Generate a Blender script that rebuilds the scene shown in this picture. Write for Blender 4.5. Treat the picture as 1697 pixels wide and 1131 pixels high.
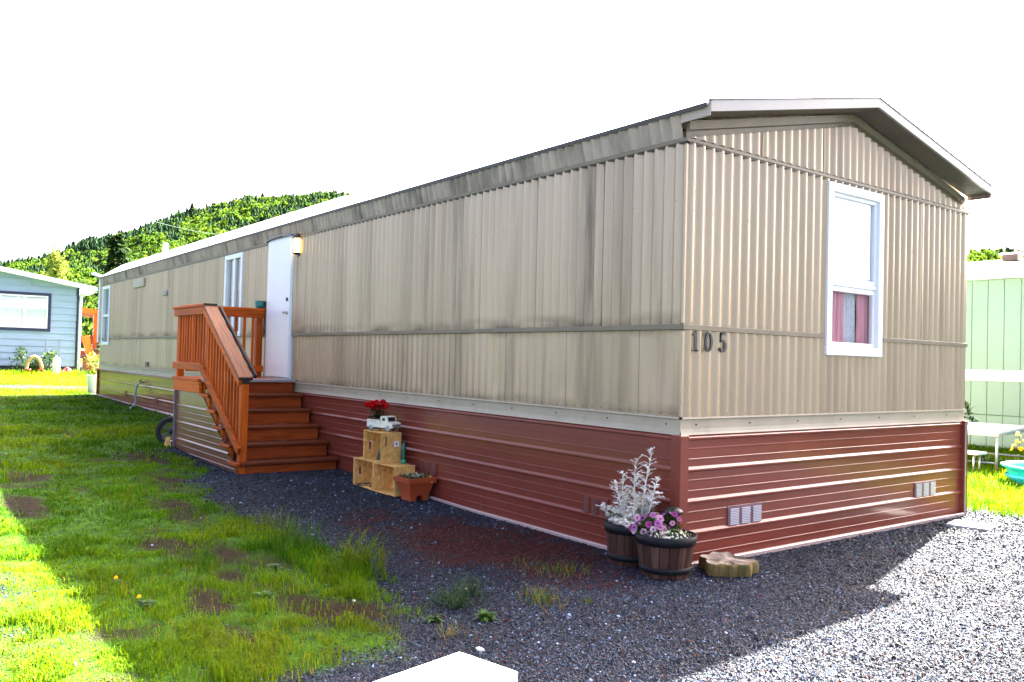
import bpy, bmesh, math, random
import numpy as np
from mathutils import Vector, Matrix

for o in list(bpy.data.objects):
    bpy.data.objects.remove(o, do_unlink=True)
scene = bpy.context.scene
col = scene.collection
R = math.radians

# ------------------------------------------------------------------ camera
CAM = Vector((4.1156, -4.6433, 1.4437))
YAW, PITCH, ROLL, FPX = 2.49426812, 0.0218650, 0.0256465, 1404.11
fw = Vector((math.cos(PITCH)*math.cos(YAW), math.cos(PITCH)*math.sin(YAW), math.sin(PITCH)))
rt0 = Vector((math.sin(YAW), -math.cos(YAW), 0)); up0 = rt0.cross(fw)
rt = rt0*math.cos(ROLL) + up0*math.sin(ROLL); upv = up0*math.cos(ROLL) - rt0*math.sin(ROLL)
cd = bpy.data.cameras.new('camera'); cam = bpy.data.objects.new('camera', cd); col.objects.link(cam)
M = Matrix((rt, upv, -fw)).transposed().to_4x4(); M.translation = CAM
cam.matrix_world = M
cd.sensor_width = 36; cd.lens = FPX*36/1697; cd.clip_end = 9000; cd.clip_start = 0.05
scene.camera = cam

# ------------------------------------------------------------------ sky, sun, exposure
SUNV = Vector((-0.325, 1.105, 1.0)).normalized()      # towards the sun
SUN_EL = math.asin(SUNV.z); SUN_ROT = math.atan2(SUNV.x, SUNV.y)
world = bpy.data.worlds.new('World'); scene.world = world; world.use_nodes = True
wn = world.node_tree.nodes; wl = world.node_tree.links; wn.clear()
sky = wn.new('ShaderNodeTexSky'); sky.sky_type = 'NISHITA'; sky.sun_disc = False
sky.sun_elevation = SUN_EL; sky.sun_rotation = SUN_ROT
sky.air_density = 0.25; sky.dust_density = 6.0; sky.ozone_density = 0.1; sky.altitude = 100
bg = wn.new('ShaderNodeBackground'); bg.inputs[1].default_value = 0.075
wo = wn.new('ShaderNodeOutputWorld')
wl.new(sky.outputs[0], bg.inputs[0]); wl.new(bg.outputs[0], wo.inputs[0])
sd = bpy.data.lights.new('sun', 'SUN'); sd.energy = 5.0; sd.angle = R(0.53); sd.color = (1, 0.95, 0.86)
sun = bpy.data.objects.new('sun', sd); col.objects.link(sun)
sun.rotation_euler = SUNV.to_track_quat('Z', 'Y').to_euler()
scene.view_settings.view_transform = 'Standard'; scene.view_settings.look = 'None'
scene.view_settings.exposure = 4.4; scene.view_settings.gamma = 1.0
scene.view_settings.use_curve_mapping = False
scene.cycles.max_bounces = 8; scene.cycles.use_denoising = True
scene.cycles.transparent_max_bounces = 8
scene.cycles.sample_clamp_indirect = 8

rng = np.random.default_rng(7); random.seed(5)

# ------------------------------------------------------------------ helpers
ORG = {}          # world origin of every container, so parts can be written in world coordinates
def world_org(o):
    v = Vector((0, 0, 0))
    while o is not None:
        v = v + Vector(o.location); o = o.parent
    return v

def tag(o, label=None, cat=None, group=None, kind=None):
    if label: o['label'] = label
    if cat: o['category'] = cat
    if group: o['group'] = group
    if kind: o['kind'] = kind
    return o

def thing(name, label, cat, loc, group=None):
    o = bpy.data.objects.new(name, None); col.objects.link(o); o.location = loc
    o.empty_display_size = 0.1
    return tag(o, label, cat, group)

class MB:
    def __init__(self): self.v = []; self.f = []; self.sm = []
    def add(self, vs, fs, smooth=False):
        b = len(self.v); self.v += [tuple(map(float, p)) for p in vs]
        self.f += [tuple(i+b for i in q) for q in fs]; self.sm += [smooth]*len(fs); return self
    def box(self, a, b, rot=None, piv=None, ch=0.0):
        """axis box from corner a to corner b, edges chamfered by ch, turned by matrix rot about piv"""
        a, b = np.minimum(np.array(a, float), np.array(b, float)), np.maximum(np.array(a, float), np.array(b, float))
        c = (a+b)/2; h = (b-a)/2; ch = min(ch, h.min()*0.45)
        if ch <= 0:
            vs = [c+h*np.array(s) for s in [(-1,-1,-1),(1,-1,-1),(1,1,-1),(-1,1,-1),(-1,-1,1),(1,-1,1),(1,1,1),(-1,1,1)]]
            fs = [(0,3,2,1),(4,5,6,7),(0,1,5,4),(1,2,6,5),(2,3,7,6),(3,0,4,7)]
        else:
            vs = []; idx = {}
            for sx in (-1,1):
                for sy in (-1,1):
                    for sz in (-1,1):
                        s = np.array([sx,sy,sz])
                        for k in range(3):
                            off = np.full(3, ch); off[k] = 0
                            idx[(sx,sy,sz,k)] = len(vs); vs.append(c+s*(h-off))
            fs = []
            for k in range(3):
                i, j = (k+1) % 3, (k+2) % 3
                for s in (-1,1):
                    q = []
                    for (u, w) in [(-1,-1),(1,-1),(1,1),(-1,1)]:
                        t = [0,0,0]; t[k] = s; t[i] = u; t[j] = w; q.append(idx[(*t, k)])
                    fs.append(tuple(q) if s > 0 else tuple(q[::-1]))
            for k in range(3):                    # edges along k
                i, j = (k+1) % 3, (k+2) % 3
                for u in (-1,1):
                    for w in (-1,1):
                        q = []
                        for (s, m) in [(-1,i),(1,i),(1,j),(-1,j)]:
                            t = [0,0,0]; t[k] = s; t[i] = u; t[j] = w; q.append(idx[(*t, m)])
                        fs.append(tuple(q) if u*w < 0 else tuple(q[::-1]))
            for sx in (-1,1):
                for sy in (-1,1):
                    for sz in (-1,1):
                        q = (idx[(sx,sy,sz,0)], idx[(sx,sy,sz,1)], idx[(sx,sy,sz,2)])
                        fs.append(q if sx*sy*sz > 0 else q[::-1])
        if rot is not None:
            p = Vector(piv if piv is not None else c)
            vs = [tuple(rot @ (Vector(v)-p) + p) for v in vs]
        return self.add(vs, fs)
    def bar(self, p, q, w, t, up=(0,0,1), ch=0.0):
        """board from p to q: w across (perpendicular to up), t along up"""
        p = Vector(p); q = Vector(q); d = q-p; L = d.length; d.normalize()
        s = d.cross(Vector(up)).normalized(); u = s.cross(d).normalized()
        m = MB().box((0,-w/2,-t/2), (L,w/2,t/2), ch=ch)
        return self.add([tuple(p + d*x + s*y + u*z) for x, y, z in m.v], m.f)
    def tube(self, path, r, n=8, cap=True, smooth=True):
        P = [Vector(p) for p in path]; k = len(P)
        rr = r if hasattr(r, '__len__') else [r]*k
        t0 = (P[1]-P[0]).normalized()
        a = Vector((0,0,1)) if abs(t0.z) < .9 else Vector((1,0,0))
        s = t0.cross(a).normalized(); vs = []
        for i in range(k):
            t = (P[min(i+1,k-1)]-P[max(i-1,0)]).normalized()
            s = (s - t*s.dot(t)).normalized(); u = t.cross(s)
            for j in range(n):
                an = 2*math.pi*j/n; vs.append(P[i] + (s*math.cos(an)+u*math.sin(an))*rr[i])
        fs = [(i*n+j, i*n+(j+1) % n, (i+1)*n+(j+1) % n, (i+1)*n+j) for i in range(k-1) for j in range(n)]
        self.add(vs, fs, smooth)
        if cap:
            b = len(self.v)-len(vs)
            self.f += [tuple(b+j for j in range(n-1,-1,-1)), tuple(b+(k-1)*n+j for j in range(n))]; self.sm += [False, False]
        return self
    def lathe(self, prof, n=24, c=(0,0,0), smooth=True, a0=0, a1=None):
        full = a1 is None; a1 = 2*math.pi if full else a1
        k = len(prof); m = n if full else n+1; vs = []
        for r, z in prof:
            for j in range(m):
                an = a0+(a1-a0)*j/n; vs.append((c[0]+r*math.cos(an), c[1]+r*math.sin(an), c[2]+z))
        fs = []
        for i in range(k-1):
            for j in range(n):
                j2 = (j+1) % m
                fs.append((i*m+j, i*m+j2, (i+1)*m+j2, (i+1)*m+j))
        return self.add(vs, fs, smooth)
    def prism(self, poly, d, org=(0,0,0), ax=(1,0,0), ay=(0,0,1)):
        """extrude 2-D polygon (in ax, ay) by vector d"""
        o = Vector(org); ax = Vector(ax); ay = Vector(ay); d = Vector(d); n = len(poly)
        A = [o+ax*x+ay*y for x, y in poly]; B = [p+d for p in A]
        fs = [tuple(range(n-1,-1,-1)), tuple(range(n, 2*n))] + [(i, (i+1) % n, n+(i+1) % n, n+i) for i in range(n)]
        return self.add(A+B, fs)
    def sweep(self, prof, p, q, out, up=(0,0,1)):
        """profile [(outward, upward)] swept straight from p to q (open sheet)"""
        p = Vector(p); q = Vector(q); out = Vector(out); up = Vector(up)
        n = len(prof)
        A = [p+out*a+up*b for a, b in prof]; B = [q+out*a+up*b for a, b in prof]
        return self.add(A+B, [(i, i+1, n+i+1, n+i) for i in range(n-1)])
    def rot(self, m, piv=(0,0,0)):
        p = Vector(piv); self.v = [tuple(m @ (Vector(v)-p) + p) for v in self.v]; return self
    def move(self, d):
        self.v = [(v[0]+d[0], v[1]+d[1], v[2]+d[2]) for v in self.v]; return self
    def build(self, name, mat, parent=None, fix=False, **kw):
        me = bpy.data.meshes.new(name)
        org = world_org(parent) if parent is not None else Vector((0,0,0))
        me.from_pydata([(v[0]-org.x, v[1]-org.y, v[2]-org.z) for v in self.v], [], self.f)
        me.polygons.foreach_set('use_smooth', self.sm)
        if fix:
            bm = bmesh.new(); bm.from_mesh(me); bmesh.ops.recalc_face_normals(bm, faces=bm.faces); bm.to_mesh(me); bm.free()
        if mat: me.materials.append(mat)
        me.update()
        o = bpy.data.objects.new(name, me); col.objects.link(o)
        if parent is not None: o.parent = parent
        if kw: tag(o, **kw)
        return o

def RZ(a): return Matrix.Rotation(a, 3, 'Z')
def RX(a): return Matrix.Rotation(a, 3, 'X')
def RY(a): return Matrix.Rotation(a, 3, 'Y')

def copy_piece(o, parent, d=(0,0,0), rotz=None):
    c = o.copy(); col.objects.link(c); c.parent = parent
    c.location = Vector(o.location)+Vector(d)
    if rotz is not None: c.rotation_euler = (0,0,rotz)
    return c

def fast_mesh(name, V, F, mat, n_per=3, cols=None, smooth=False, parent=None):
    """numpy mesh: V (n,3), F (m,n_per)"""
    me = bpy.data.meshes.new(name); V = np.asarray(V, np.float32); F = np.asarray(F, np.int32)
    me.vertices.add(len(V)); me.vertices.foreach_set('co', V.ravel())
    me.loops.add(F.size); me.loops.foreach_set('vertex_index', F.ravel())
    me.polygons.add(len(F))
    me.polygons.foreach_set('loop_start', np.arange(0, F.size, n_per, dtype=np.int32))
    try: me.polygons.foreach_set('loop_total', np.full(len(F), n_per, np.int32))
    except Exception: pass
    me.polygons.foreach_set('use_smooth', np.full(len(F), smooth))
    me.update(calc_edges=True)
    if cols is not None:
        a = me.attributes.new('col', 'FLOAT_COLOR', 'POINT')
        c4 = np.ones((len(V), 4), np.float32); c4[:, :3] = cols
        a.data.foreach_set('color', c4.ravel())
    me.materials.append(mat)
    o = bpy.data.objects.new(name, me); col.objects.link(o)
    if parent is not None: o.parent = parent
    return o

# ------------------------------------------------------------------ noise in numpy (for terrain and planting)
_perm = np.random.default_rng(3).random((256, 256))
def vnoise(x, y):
    x = np.asarray(x, float); y = np.asarray(y, float)
    xi = np.floor(x).astype(int); yi = np.floor(y).astype(int); fx = x-xi; fy = y-yi
    fx = fx*fx*(3-2*fx); fy = fy*fy*(3-2*fy)
    g = lambda a, b: _perm[a & 255, b & 255]
    return (g(xi,yi)*(1-fx)+g(xi+1,yi)*fx)*(1-fy)+(g(xi,yi+1)*(1-fx)+g(xi+1,yi+1)*fx)*fy
def fbm(x, y, s=1.0, o=3):
    r = 0; a = .5
    for i in range(o):
        r = r+a*vnoise(np.asarray(x)*s+17.3*i, np.asarray(y)*s+5.1*i); s *= 2.1; a *= .5
    return r/(1-.5**o)
def ss(a, b, x):
    t = np.clip((np.asarray(x, float)-a)/(b-a), 0, 1); return t*t*(3-2*t)

# ------------------------------------------------------------------ materials
def _n(nt, t, **kw):
    n = nt.nodes.new(t)
    for k, v in kw.items(): setattr(n, k, v)
    return n
def mix_rgb(nt, fac, a, b, blend='MIX'):
    m = _n(nt, 'ShaderNodeMix', data_type='RGBA', blend_type=blend)
    for sock, v in ((m.inputs[0], fac), (m.inputs[6], a), (m.inputs[7], b)):
        if hasattr(v, 'links') or isinstance(v, bpy.types.NodeSocket): nt.links.new(v, sock)
        elif isinstance(v, (int, float)): sock.default_value = v
        else: sock.default_value = (*v[:3], 1)
    return m.outputs[2]
def noise_node(nt, scale=5, stretch=(1,1,1), detail=4, rough=.55, coord='Object', w=0):
    tc = _n(nt, 'ShaderNodeTexCoord'); mp = _n(nt, 'ShaderNodeMapping')
    mp.inputs['Scale'].default_value = stretch; mp.inputs['Location'].default_value = (w, w*.7, w*1.3)
    nt.links.new(tc.outputs[coord], mp.inputs[0])
    t = _n(nt, 'ShaderNodeTexNoise'); t.inputs['Scale'].default_value = scale
    t.inputs['Detail'].default_value = detail; t.inputs['Roughness'].default_value = rough
    nt.links.new(mp.outputs[0], t.inputs['Vector']); return t.outputs[0]
def ramp(nt, fac, lo, hi):
    m = _n(nt, 'ShaderNodeMapRange'); m.clamp = True
    m.inputs[1].default_value = lo; m.inputs[2].default_value = hi
    nt.links.new(fac, m.inputs[0]); return m.outputs[0]
def mat(name, base, rough=.6, metal=0.0, var=.12, vscale=6, stretch=(1,1,1), bump=0.0, bscale=40, bstretch=(1,1,1),
        spec=.5, coat=0.0, coat_r=.2, dirt=None, attr=False, emit=None, rvar=0.0, ior=1.5, sheen=0):
    m = bpy.data.materials.new(name); m.use_nodes = True; nt = m.node_tree
    p = nt.nodes['Principled BSDF']
    base = tuple(base)
    if attr:
        a = _n(nt, 'ShaderNodeAttribute', attribute_name='col'); c = a.outputs['Color']
    else:
        c = None
    if var > 0:
        f = ramp(nt, noise_node(nt, vscale, stretch), .3, .7)
        if c is None:
            c = mix_rgb(nt, f, [x*(1-var) for x in base], [min(1, x*(1+var)) for x in base])
        else:
            c = mix_rgb(nt, 1.0, c, mix_rgb(nt, f, (1-var,)*3, (1+var,)*3), 'MULTIPLY')
    if dirt:
        for d in (dirt if isinstance(dirt, list) else [dirt]):
            dc, sc, st, lo, hi, amt = d[:6]
            f = ramp(nt, noise_node(nt, sc, st, detail=5, w=3.3), lo, hi)
            k = _n(nt, 'ShaderNodeMath', operation='MULTIPLY'); nt.links.new(f, k.inputs[0]); k.inputs[1].default_value = amt
            c = mix_rgb(nt, k.outputs[0], c if c is not None else base, dc)
    if c is None: p.inputs['Base Color'].default_value = (*base, 1)
    else: nt.links.new(c, p.inputs['Base Color'])
    p.inputs['Roughness'].default_value = rough
    if rvar:
        f = noise_node(nt, vscale*1.7, stretch, w=9)
        mr = _n(nt, 'ShaderNodeMapRange'); nt.links.new(f, mr.inputs[0])
        mr.inputs[3].default_value = max(.02, rough-rvar); mr.inputs[4].default_value = rough+rvar
        nt.links.new(mr.outputs[0], p.inputs['Roughness'])
    p.inputs['Metallic'].default_value = metal; p.inputs['Specular IOR Level'].default_value = spec
    p.inputs['IOR'].default_value = ior
    if coat: p.inputs['Coat Weight'].default_value = coat; p.inputs['Coat Roughness'].default_value = coat_r
    if bump:
        b = _n(nt, 'ShaderNodeBump'); b.inputs['Strength'].default_value = 1.0; b.inputs['Distance'].default_value = bump
        nt.links.new(noise_node(nt, bscale, bstretch, detail=3, w=5), b.inputs['Height']); nt.links.new(b.outputs[0], p.inputs['Normal'])
    if emit:
        p.inputs['Emission Color'].default_value = (*emit[0], 1); p.inputs['Emission Strength'].default_value = emit[1]
    return m
def leaf_mat(name, rough=.5, trans=.45, var=.15, tint=(1,1,1), spec=.35):
    """foliage: colour from the 'col' attribute, light passing through the blade"""
    m = bpy.data.materials.new(name); m.use_nodes = True; nt = m.node_tree
    p = nt.nodes['Principled BSDF']; out = nt.nodes['Material Output']
    a = _n(nt, 'ShaderNodeAttribute', attribute_name='col'); c = a.outputs['Color']
    f = ramp(nt, noise_node(nt, 3.0), .3, .7)
    c = mix_rgb(nt, 1.0, c, mix_rgb(nt, f, (1-var,)*3, (1+var,)*3), 'MULTIPLY')
    nt.links.new(c, p.inputs['Base Color']); p.inputs['Roughness'].default_value = rough
    p.inputs['Specular IOR Level'].default_value = spec
    t = _n(nt, 'ShaderNodeBsdfTranslucent')
    c2 = mix_rgb(nt, 1.0, c, (1.8*tint[0], 1.2*tint[1], .4*tint[2]), 'MULTIPLY'); nt.links.new(c2, t.inputs[0])
    mx = _n(nt, 'ShaderNodeMixShader'); mx.inputs[0].default_value = trans
    nt.links.new(p.outputs[0], mx.inputs[1]); nt.links.new(t.outputs[0], mx.inputs[2]); nt.links.new(mx.outputs[0], out.inputs[0])
    return m
def glass_mat(name, tint=(.9,.95,.95), refl=.12, rough=.02):
    m = bpy.data.materials.new(name); m.use_nodes = True; nt = m.node_tree; nt.nodes.remove(nt.nodes['Principled BSDF'])
    out = nt.nodes['Material Output']
    t = _n(nt, 'ShaderNodeBsdfTransparent'); t.inputs[0].default_value = (*tint, 1)
    g = _n(nt, 'ShaderNodeBsdfGlossy'); g.inputs['Roughness'].default_value = rough
    fr = _n(nt, 'ShaderNodeLayerWeight'); fr.inputs[0].default_value = .5
    pw = _n(nt, 'ShaderNodeMath', operation='POWER'); nt.links.new(fr.outputs['Facing'], pw.inputs[0]); pw.inputs[1].default_value = 4.0
    ad = _n(nt, 'ShaderNodeMath', operation='MULTIPLY_ADD'); ad.use_clamp = True; nt.links.new(pw.outputs[0], ad.inputs[0]); ad.inputs[1].default_value = .9; ad.inputs[2].default_value = refl
    mx = _n(nt, 'ShaderNodeMixShader'); nt.links.new(ad.outputs[0], mx.inputs[0])
    nt.links.new(t.outputs[0], mx.inputs[1]); nt.links.new(g.outputs[0], mx.inputs[2]); nt.links.new(mx.outputs[0], out.inputs[0])
    return m

def siding_mat(name, base, streaks):
    m = mat(name, base, .34, metal=.45, var=.09, vscale=1.3, stretch=(3,3,.25), bump=.0012, bscale=9, bstretch=(1,1,.3), rvar=.1,
            dirt=[((.20,.14,.085), 1.1, (2.2,2.2,.07), .52, .74, .5), ((.13,.09,.055), 6, (1,1,.06), .60, .80, .5)])
    nt = m.node_tree; p_ = nt.nodes['Principled BSDF']; src = p_.inputs['Base Color'].links[0].from_socket
    tc = _n(nt, 'ShaderNodeTexCoord'); sx = _n(nt, 'ShaderNodeSeparateXYZ'); nt.links.new(tc.outputs['Object'], sx.inputs[0])
    def m2(op, a, b):
        n_ = _n(nt, 'ShaderNodeMath', operation=op)
        for i, v in enumerate((a, b)):
            if isinstance(v, (int, float)): n_.inputs[i].default_value = v
            else: nt.links.new(v, n_.inputs[i])
        return n_.outputs[0]
    tot = None
    for ax, c0, wd, amt in streaks:      # old run-off stains and grime along the seam
        d = m2('ABSOLUTE', m2('SUBTRACT', sx.outputs[ax], c0), 0.0)
        f = ramp(nt, d, wd, 0.0)
        st = (5,5,.35) if ax == 0 else (.9,.9,3)
        k = m2('MULTIPLY', m2('MULTIPLY', f, ramp(nt, noise_node(nt, 2.0, st, detail=5, w=c0*3), .34, .66)), amt)
        tot = k if tot is None else m2('MAXIMUM', tot, k)
    if tot is not None:
        nt.links.new(mix_rgb(nt, tot, src, (.11,.075,.045)), p_.inputs['Base Color'])
    return m
SIDC = (.465,.345,.228)
SID = siding_mat('siding_paint', SIDC, [])
SIDL = siding_mat('siding_paint_long_wall', SIDC, [(0,-.98,.24,.95), (0,-.62,.14,.5), (0,-2.95,.22,.8), (0,-3.5,.14,.5), (0,-4.8,.16,.5), (0,-6.9,.3,.5), (0,-2.0,.12,.45), (2,1.735,.11,.9), (2,1.08,.08,.7)])
SID_T = mat('siding_trim', (.19,.145,.09), .5, var=.12, vscale=4, dirt=((.13,.10,.07), 3, (1,1,.5), .5, .75, .6))
SID_B = mat('base_trim_paint', (.42,.345,.24), .5, var=.08, vscale=3, bump=.002, bscale=5, dirt=((.2,.16,.11), 2.2, (1,1,1.0), .55, .8, .6))
BAND = mat('eave_band_paint', (.42,.325,.25), .45, var=.08, vscale=2, dirt=[((.05,.035,.025), 1.6, (2.5,2.5,.5), .46, .70, .75), ((.10,.08,.065), 8, (1,1,.3), .55, .8, .6)])
DARKTRIM = mat('dark_trim', (.035,.028,.018), .5, var=.2)
SKIRT = mat('maroon_metal', (.185,.037,.022), .42, metal=0.0, var=.12, vscale=1.2, stretch=(1,1,3), spec=.15, ior=1.5, coat=.36, coat_r=.12, rvar=.06,
            dirt=((.14,.07,.045), 2.5, (1,1,.6), .58, .8, .25))
ROOFW = mat('white_roof', (.82,.82,.80), .5, var=.06, vscale=1)
FASC = mat('fascia_paint', (.30,.275,.25), .4, var=.05, vscale=2)
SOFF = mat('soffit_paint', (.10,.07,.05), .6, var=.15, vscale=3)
WHITE = mat('white_vinyl', (.80,.80,.80), .35, var=.03, vscale=3)
DOORW = mat('white_door', (.80,.80,.79), .35, var=.03, vscale=2)
BLACKM = mat('black_metal', (.012,.013,.015), .35, var=.2, spec=.6)
STEEL = mat('brushed_steel', (.55,.55,.56), .3, metal=.9, var=.1)
GALV = mat('galvanised_metal', (.42,.43,.46), .4, metal=.7, var=.12)
def wood(name, c, st, rough=.55, dk=.35):
    m = mat(name, c, rough, var=.28, vscale=9, stretch=st, bump=.0012, bscale=22, bstretch=st, spec=.15,
               dirt=[([x*dk for x in c], 5, st, .52, .80, .7)])
    nt = m.node_tree; p_ = nt.nodes['Principled BSDF']; src = p_.inputs['Base Color'].links[0].from_socket     # boards differ from one another
    oi = _n(nt, 'ShaderNodeObjectInfo'); mr = _n(nt, 'ShaderNodeMapRange'); nt.links.new(oi.outputs['Random'], mr.inputs[0]); mr.inputs[3].default_value = .72; mr.inputs[4].default_value = 1.22
    cb = _n(nt, 'ShaderNodeCombineColor')
    for i in range(3): nt.links.new(mr.outputs[0], cb.inputs[i])
    nt.links.new(mix_rgb(nt, 1.0, src, cb.outputs[0], 'MULTIPLY'), p_.inputs['Base Color'])
    return m
WD = {a: wood('stained_cedar_'+a, (.50,.09,.007), s) for a, s in (('x',(.25,3,3)), ('y',(3,.25,3)), ('z',(3,3,.25)))}
WT = wood('worn_tread', (.15,.036,.012), (3,.2,3), .6)
WRIS = wood('riser_cedar', (.31,.058,.010), (3,.25,3), .6)
WCAP = wood('worn_cap_rail', (.30,.12,.06), (.3,4,.3), .6)
WDK = wood('weathered_dark_rail', (.10,.065,.06), (.4,3,.4), .6)
WEND = mat('board_end_grain', (.045,.035,.022), .8, var=.3, vscale=40)
PINE = wood('crate_pine', (.74,.42,.13), (.5,3,2), .6, .6)
INK = mat('printed_ink', (.03,.02,.015), .7, var=.3, vscale=40)
# ------------------------------------------------------------------ ground
W, L = 4.2241, 19.386
ZS = 0.945            # top of the skirting
ZB = 1.06             # top of the base trim
ZM = 1.706            # middle trim
ZT = 3.06             # wall top
HX0, HX1 = -L, 0.0
def gz(x, y):
    x = np.asarray(x, float); y = np.asarray(y, float)
    z = np.interp(-x, [-100,3,11,19,30,60,4000], [0,0,.2,.28,.5,.5,.5])
    k = ss(4, 7, y)*ss(-12, -6, x)
    z = z*(1-k) + .1*ss(4, 9, y)*ss(-12, -6, x)
    z = z + .02*(fbm(x, y, .9, 2)-.5)*ss(-.3, -1.8, y)
    return z
LAWN = np.array([(-40,-4.3),(-40,1.0),(-24,1.0),(-19.6,-.1),(-19.3,-.12),(-9.6,-.1),(-8.2,-.7),(-7.6,-1.55),(-6.3,-1.5),(-5.2,-1.8),(-3.4,-2.0),(-2.4,-1.9),(-1.5,-1.85),(-.9,-2.0),(-.55,-2.25),(-.1,-2.2),(.35,-2.45),(.40,-2.75),(.50,-3.1),(.55,-3.5),(.5,-4.0),(.2,-5.2),(-.3,-5.2),(-.55,-4.35),(-.95,-4.14),(-1.9,-4.06),(-2.5,-4.1),(-3.4,-4.3),(-6,-4.3),(-14,-4.3)], float)
BACK = np.array([(-9,4.6),(-1.9,4.6),(-.35,4.4),(.3,4.62),(1.1,4.9),(4,6.5),(6,10.8),(-9,10.8)], float)
FARL = np.array([(-40,-4.4),(-40,3.5),(-20.2,3.5),(-20.0,.2),(-20.0,-4.4)], float)
def sdist(poly, x, y):
    """signed distance to polygon, positive inside"""
    x = np.asarray(x, float); y = np.asarray(y, float)
    d = np.full(x.shape, 1e9); ins = np.zeros(x.shape, bool); n = len(poly)
    for i in range(n):
        ax, ay = poly[i]; bx, by = poly[(i+1) % n]; ex, ey = bx-ax, by-ay
        t = np.clip(((x-ax)*ex+(y-ay)*ey)/(ex*ex+ey*ey), 0, 1)
        d = np.minimum(d, np.hypot(x-ax-t*ex, y-ay-t*ey))
        c = ((ay > y) != (by > y))
        with np.errstate(divide='ignore', invalid='ignore'):
            ins ^= c & (x < ex*(y-ay)/(ey if ey != 0 else 1e-9)+ax)
    return np.where(ins, d, -d)
def lawn_amt(x, y):
    """0 gravel ... 1 lawn"""
    n = fbm(x, y, 2.6, 3)-.5; n2 = fbm(np.asarray(x)+40, y, 9, 2)-.5
    a = np.maximum(sdist(LAWN, x, y), sdist(FARL, x, y))
    b = sdist(BACK, x, y)
    l = ss(-.12, .16, np.maximum(a, b)+n*.5+n2*.2)
    # a pale trodden path crosses the lawn beyond the home
    px = x + 22.0 - .25*y + .5*(fbm(x, y, .8, 2)-.5)
    l = l*(1-.85*ss(1.15, .6, np.abs(px))*ss(4, 2, y))
    return l
DIRT = [(-6.1,-3.3,.6,.25),(-4.6,-3.5,.55,.22),(-2.5,-2.85,.6,.2),(-1.9,-2.55,.6,.18),(-1.0,-3.02,.5,.16),(-.5,-2.62,.55,.16),(-7,-1.9,.8,.25),(-5.3,-2.1,.7,.25),(-.15,-2.35,.4,.14),(-3.7,-2.4,.6,.2),(-1.3,-2.75,.4,.12),(-.2,-3.1,.3,.1)]
def dirt_amt(x, y):
    x = np.asarray(x, float); y = np.asarray(y, float); d = np.zeros(x.shape)
    n = fbm(x, y, 4, 3)-.5
    for cx, cy, rx, ry in DIRT:
        d = np.maximum(d, ss(1.25, .5, np.hypot((x-cx)/rx, (y-cy)/ry)+n*1.3))
    d = np.maximum(d, .8*ss(.61, .73, fbm(x+9, y, 2.6, 3)))
    return d
def red_amt(x, y):
    n = fbm(np.asarray(x)+3, y, 3, 3)-.5
    a = ss(1.15, .3, np.hypot((np.asarray(x)+1.35)/1.7, (np.asarray(y)+.75)/.75)+n*1.1)
    return np.maximum(a, .045*ss(4.5, 1.5, np.hypot(np.asarray(x)-.3, np.asarray(y)+1.5)))

def axis(segs):
    out = []
    for a, b, s in segs: out += list(np.arange(a, b-1e-6, s))
    return np.array(out+[segs[-1][1]])
xs = np.concatenate([-np.geomspace(4000, 62, 26), axis([(-60,-24,1.0),(-24,-10,.3),(-10,4.6,.09),(4.6,9,.6)]), np.geomspace(12, 4000, 22)])
ys = np.concatenate([-np.geomspace(4000, 32, 24), axis([(-30,-7,1.2),(-7,-4.6,.2),(-4.6,.3,.09),(.3,7,.22),(7,12,.4)]), np.geomspace(14, 4000, 24)])
GX, GY = np.meshgrid(xs, ys, indexing='ij'); nx, ny = GX.shape
GZ = gz(GX, GY)
lm = lawn_amt(GX, GY); far = ss(30, 60, np.hypot(GX+5, GY)); lm = np.maximum(lm, far)
GZ = GZ - .012*(1-lm)*(1-far) + .012*lm*(fbm(GX, GY, 3, 2)-.3)*(1-far)
idx = np.arange(nx*ny).reshape(nx, ny)
F = np.stack([idx[:-1,:-1], idx[1:,:-1], idx[1:,1:], idx[:-1,1:]], -1).reshape(-1, 4)
gm = np.stack([lm, dirt_amt(GX, GY)*(1-far), red_amt(GX, GY)*(1-far)], -1).reshape(-1, 3)

GROUND = bpy.data.materials.new('ground_soil_and_gravel'); GROUND.use_nodes = True
nt = GROUND.node_tree; p = nt.nodes['Principled BSDF']
at = _n(nt, 'ShaderNodeAttribute', attribute_name='col'); sep = _n(nt, 'ShaderNodeSeparateColor'); nt.links.new(at.outputs['Color'], sep.inputs[0])
tc = _n(nt, 'ShaderNodeTexCoord')
vo = _n(nt, 'ShaderNodeTexVoronoi'); vo.inputs['Scale'].default_value = 85; nt.links.new(tc.outputs['Object'], vo.inputs['Vector'])
sc = _n(nt, 'ShaderNodeSeparateColor'); nt.links.new(vo.outputs['Color'], sc.inputs[0])
cr = _n(nt, 'ShaderNodeValToRGB'); nt.links.new(sc.outputs[0], cr.inputs[0])
e = cr.color_ramp.elements; e[0].position = 0; e[0].color = (.006,.0092,.0165,1); e[1].position = 1; e[1].color = (.14,.145,.16,1)
for pos, c in ((.45,(.0115,.0175,.031)), (.75,(.024,.034,.055)), (.92,(.06,.064,.075))):
    q = e.new(pos); q.color = (*c, 1)
redc = mix_rgb(nt, sc.outputs[1], (.018,.006,.005), (.065,.017,.012))
rsel = _n(nt, 'ShaderNodeMath', operation='GREATER_THAN'); nt.links.new(sep.outputs[2], rsel.inputs[0]); nt.links.new(sc.outputs[2], rsel.inputs[1])
gravc = mix_rgb(nt, rsel.outputs[0], cr.outputs[0], redc)
soil = mix_rgb(nt, ramp(nt, noise_node(nt, 14, detail=6), .3, .7), (.010,.006,.003), (.036,.020,.009))
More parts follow.
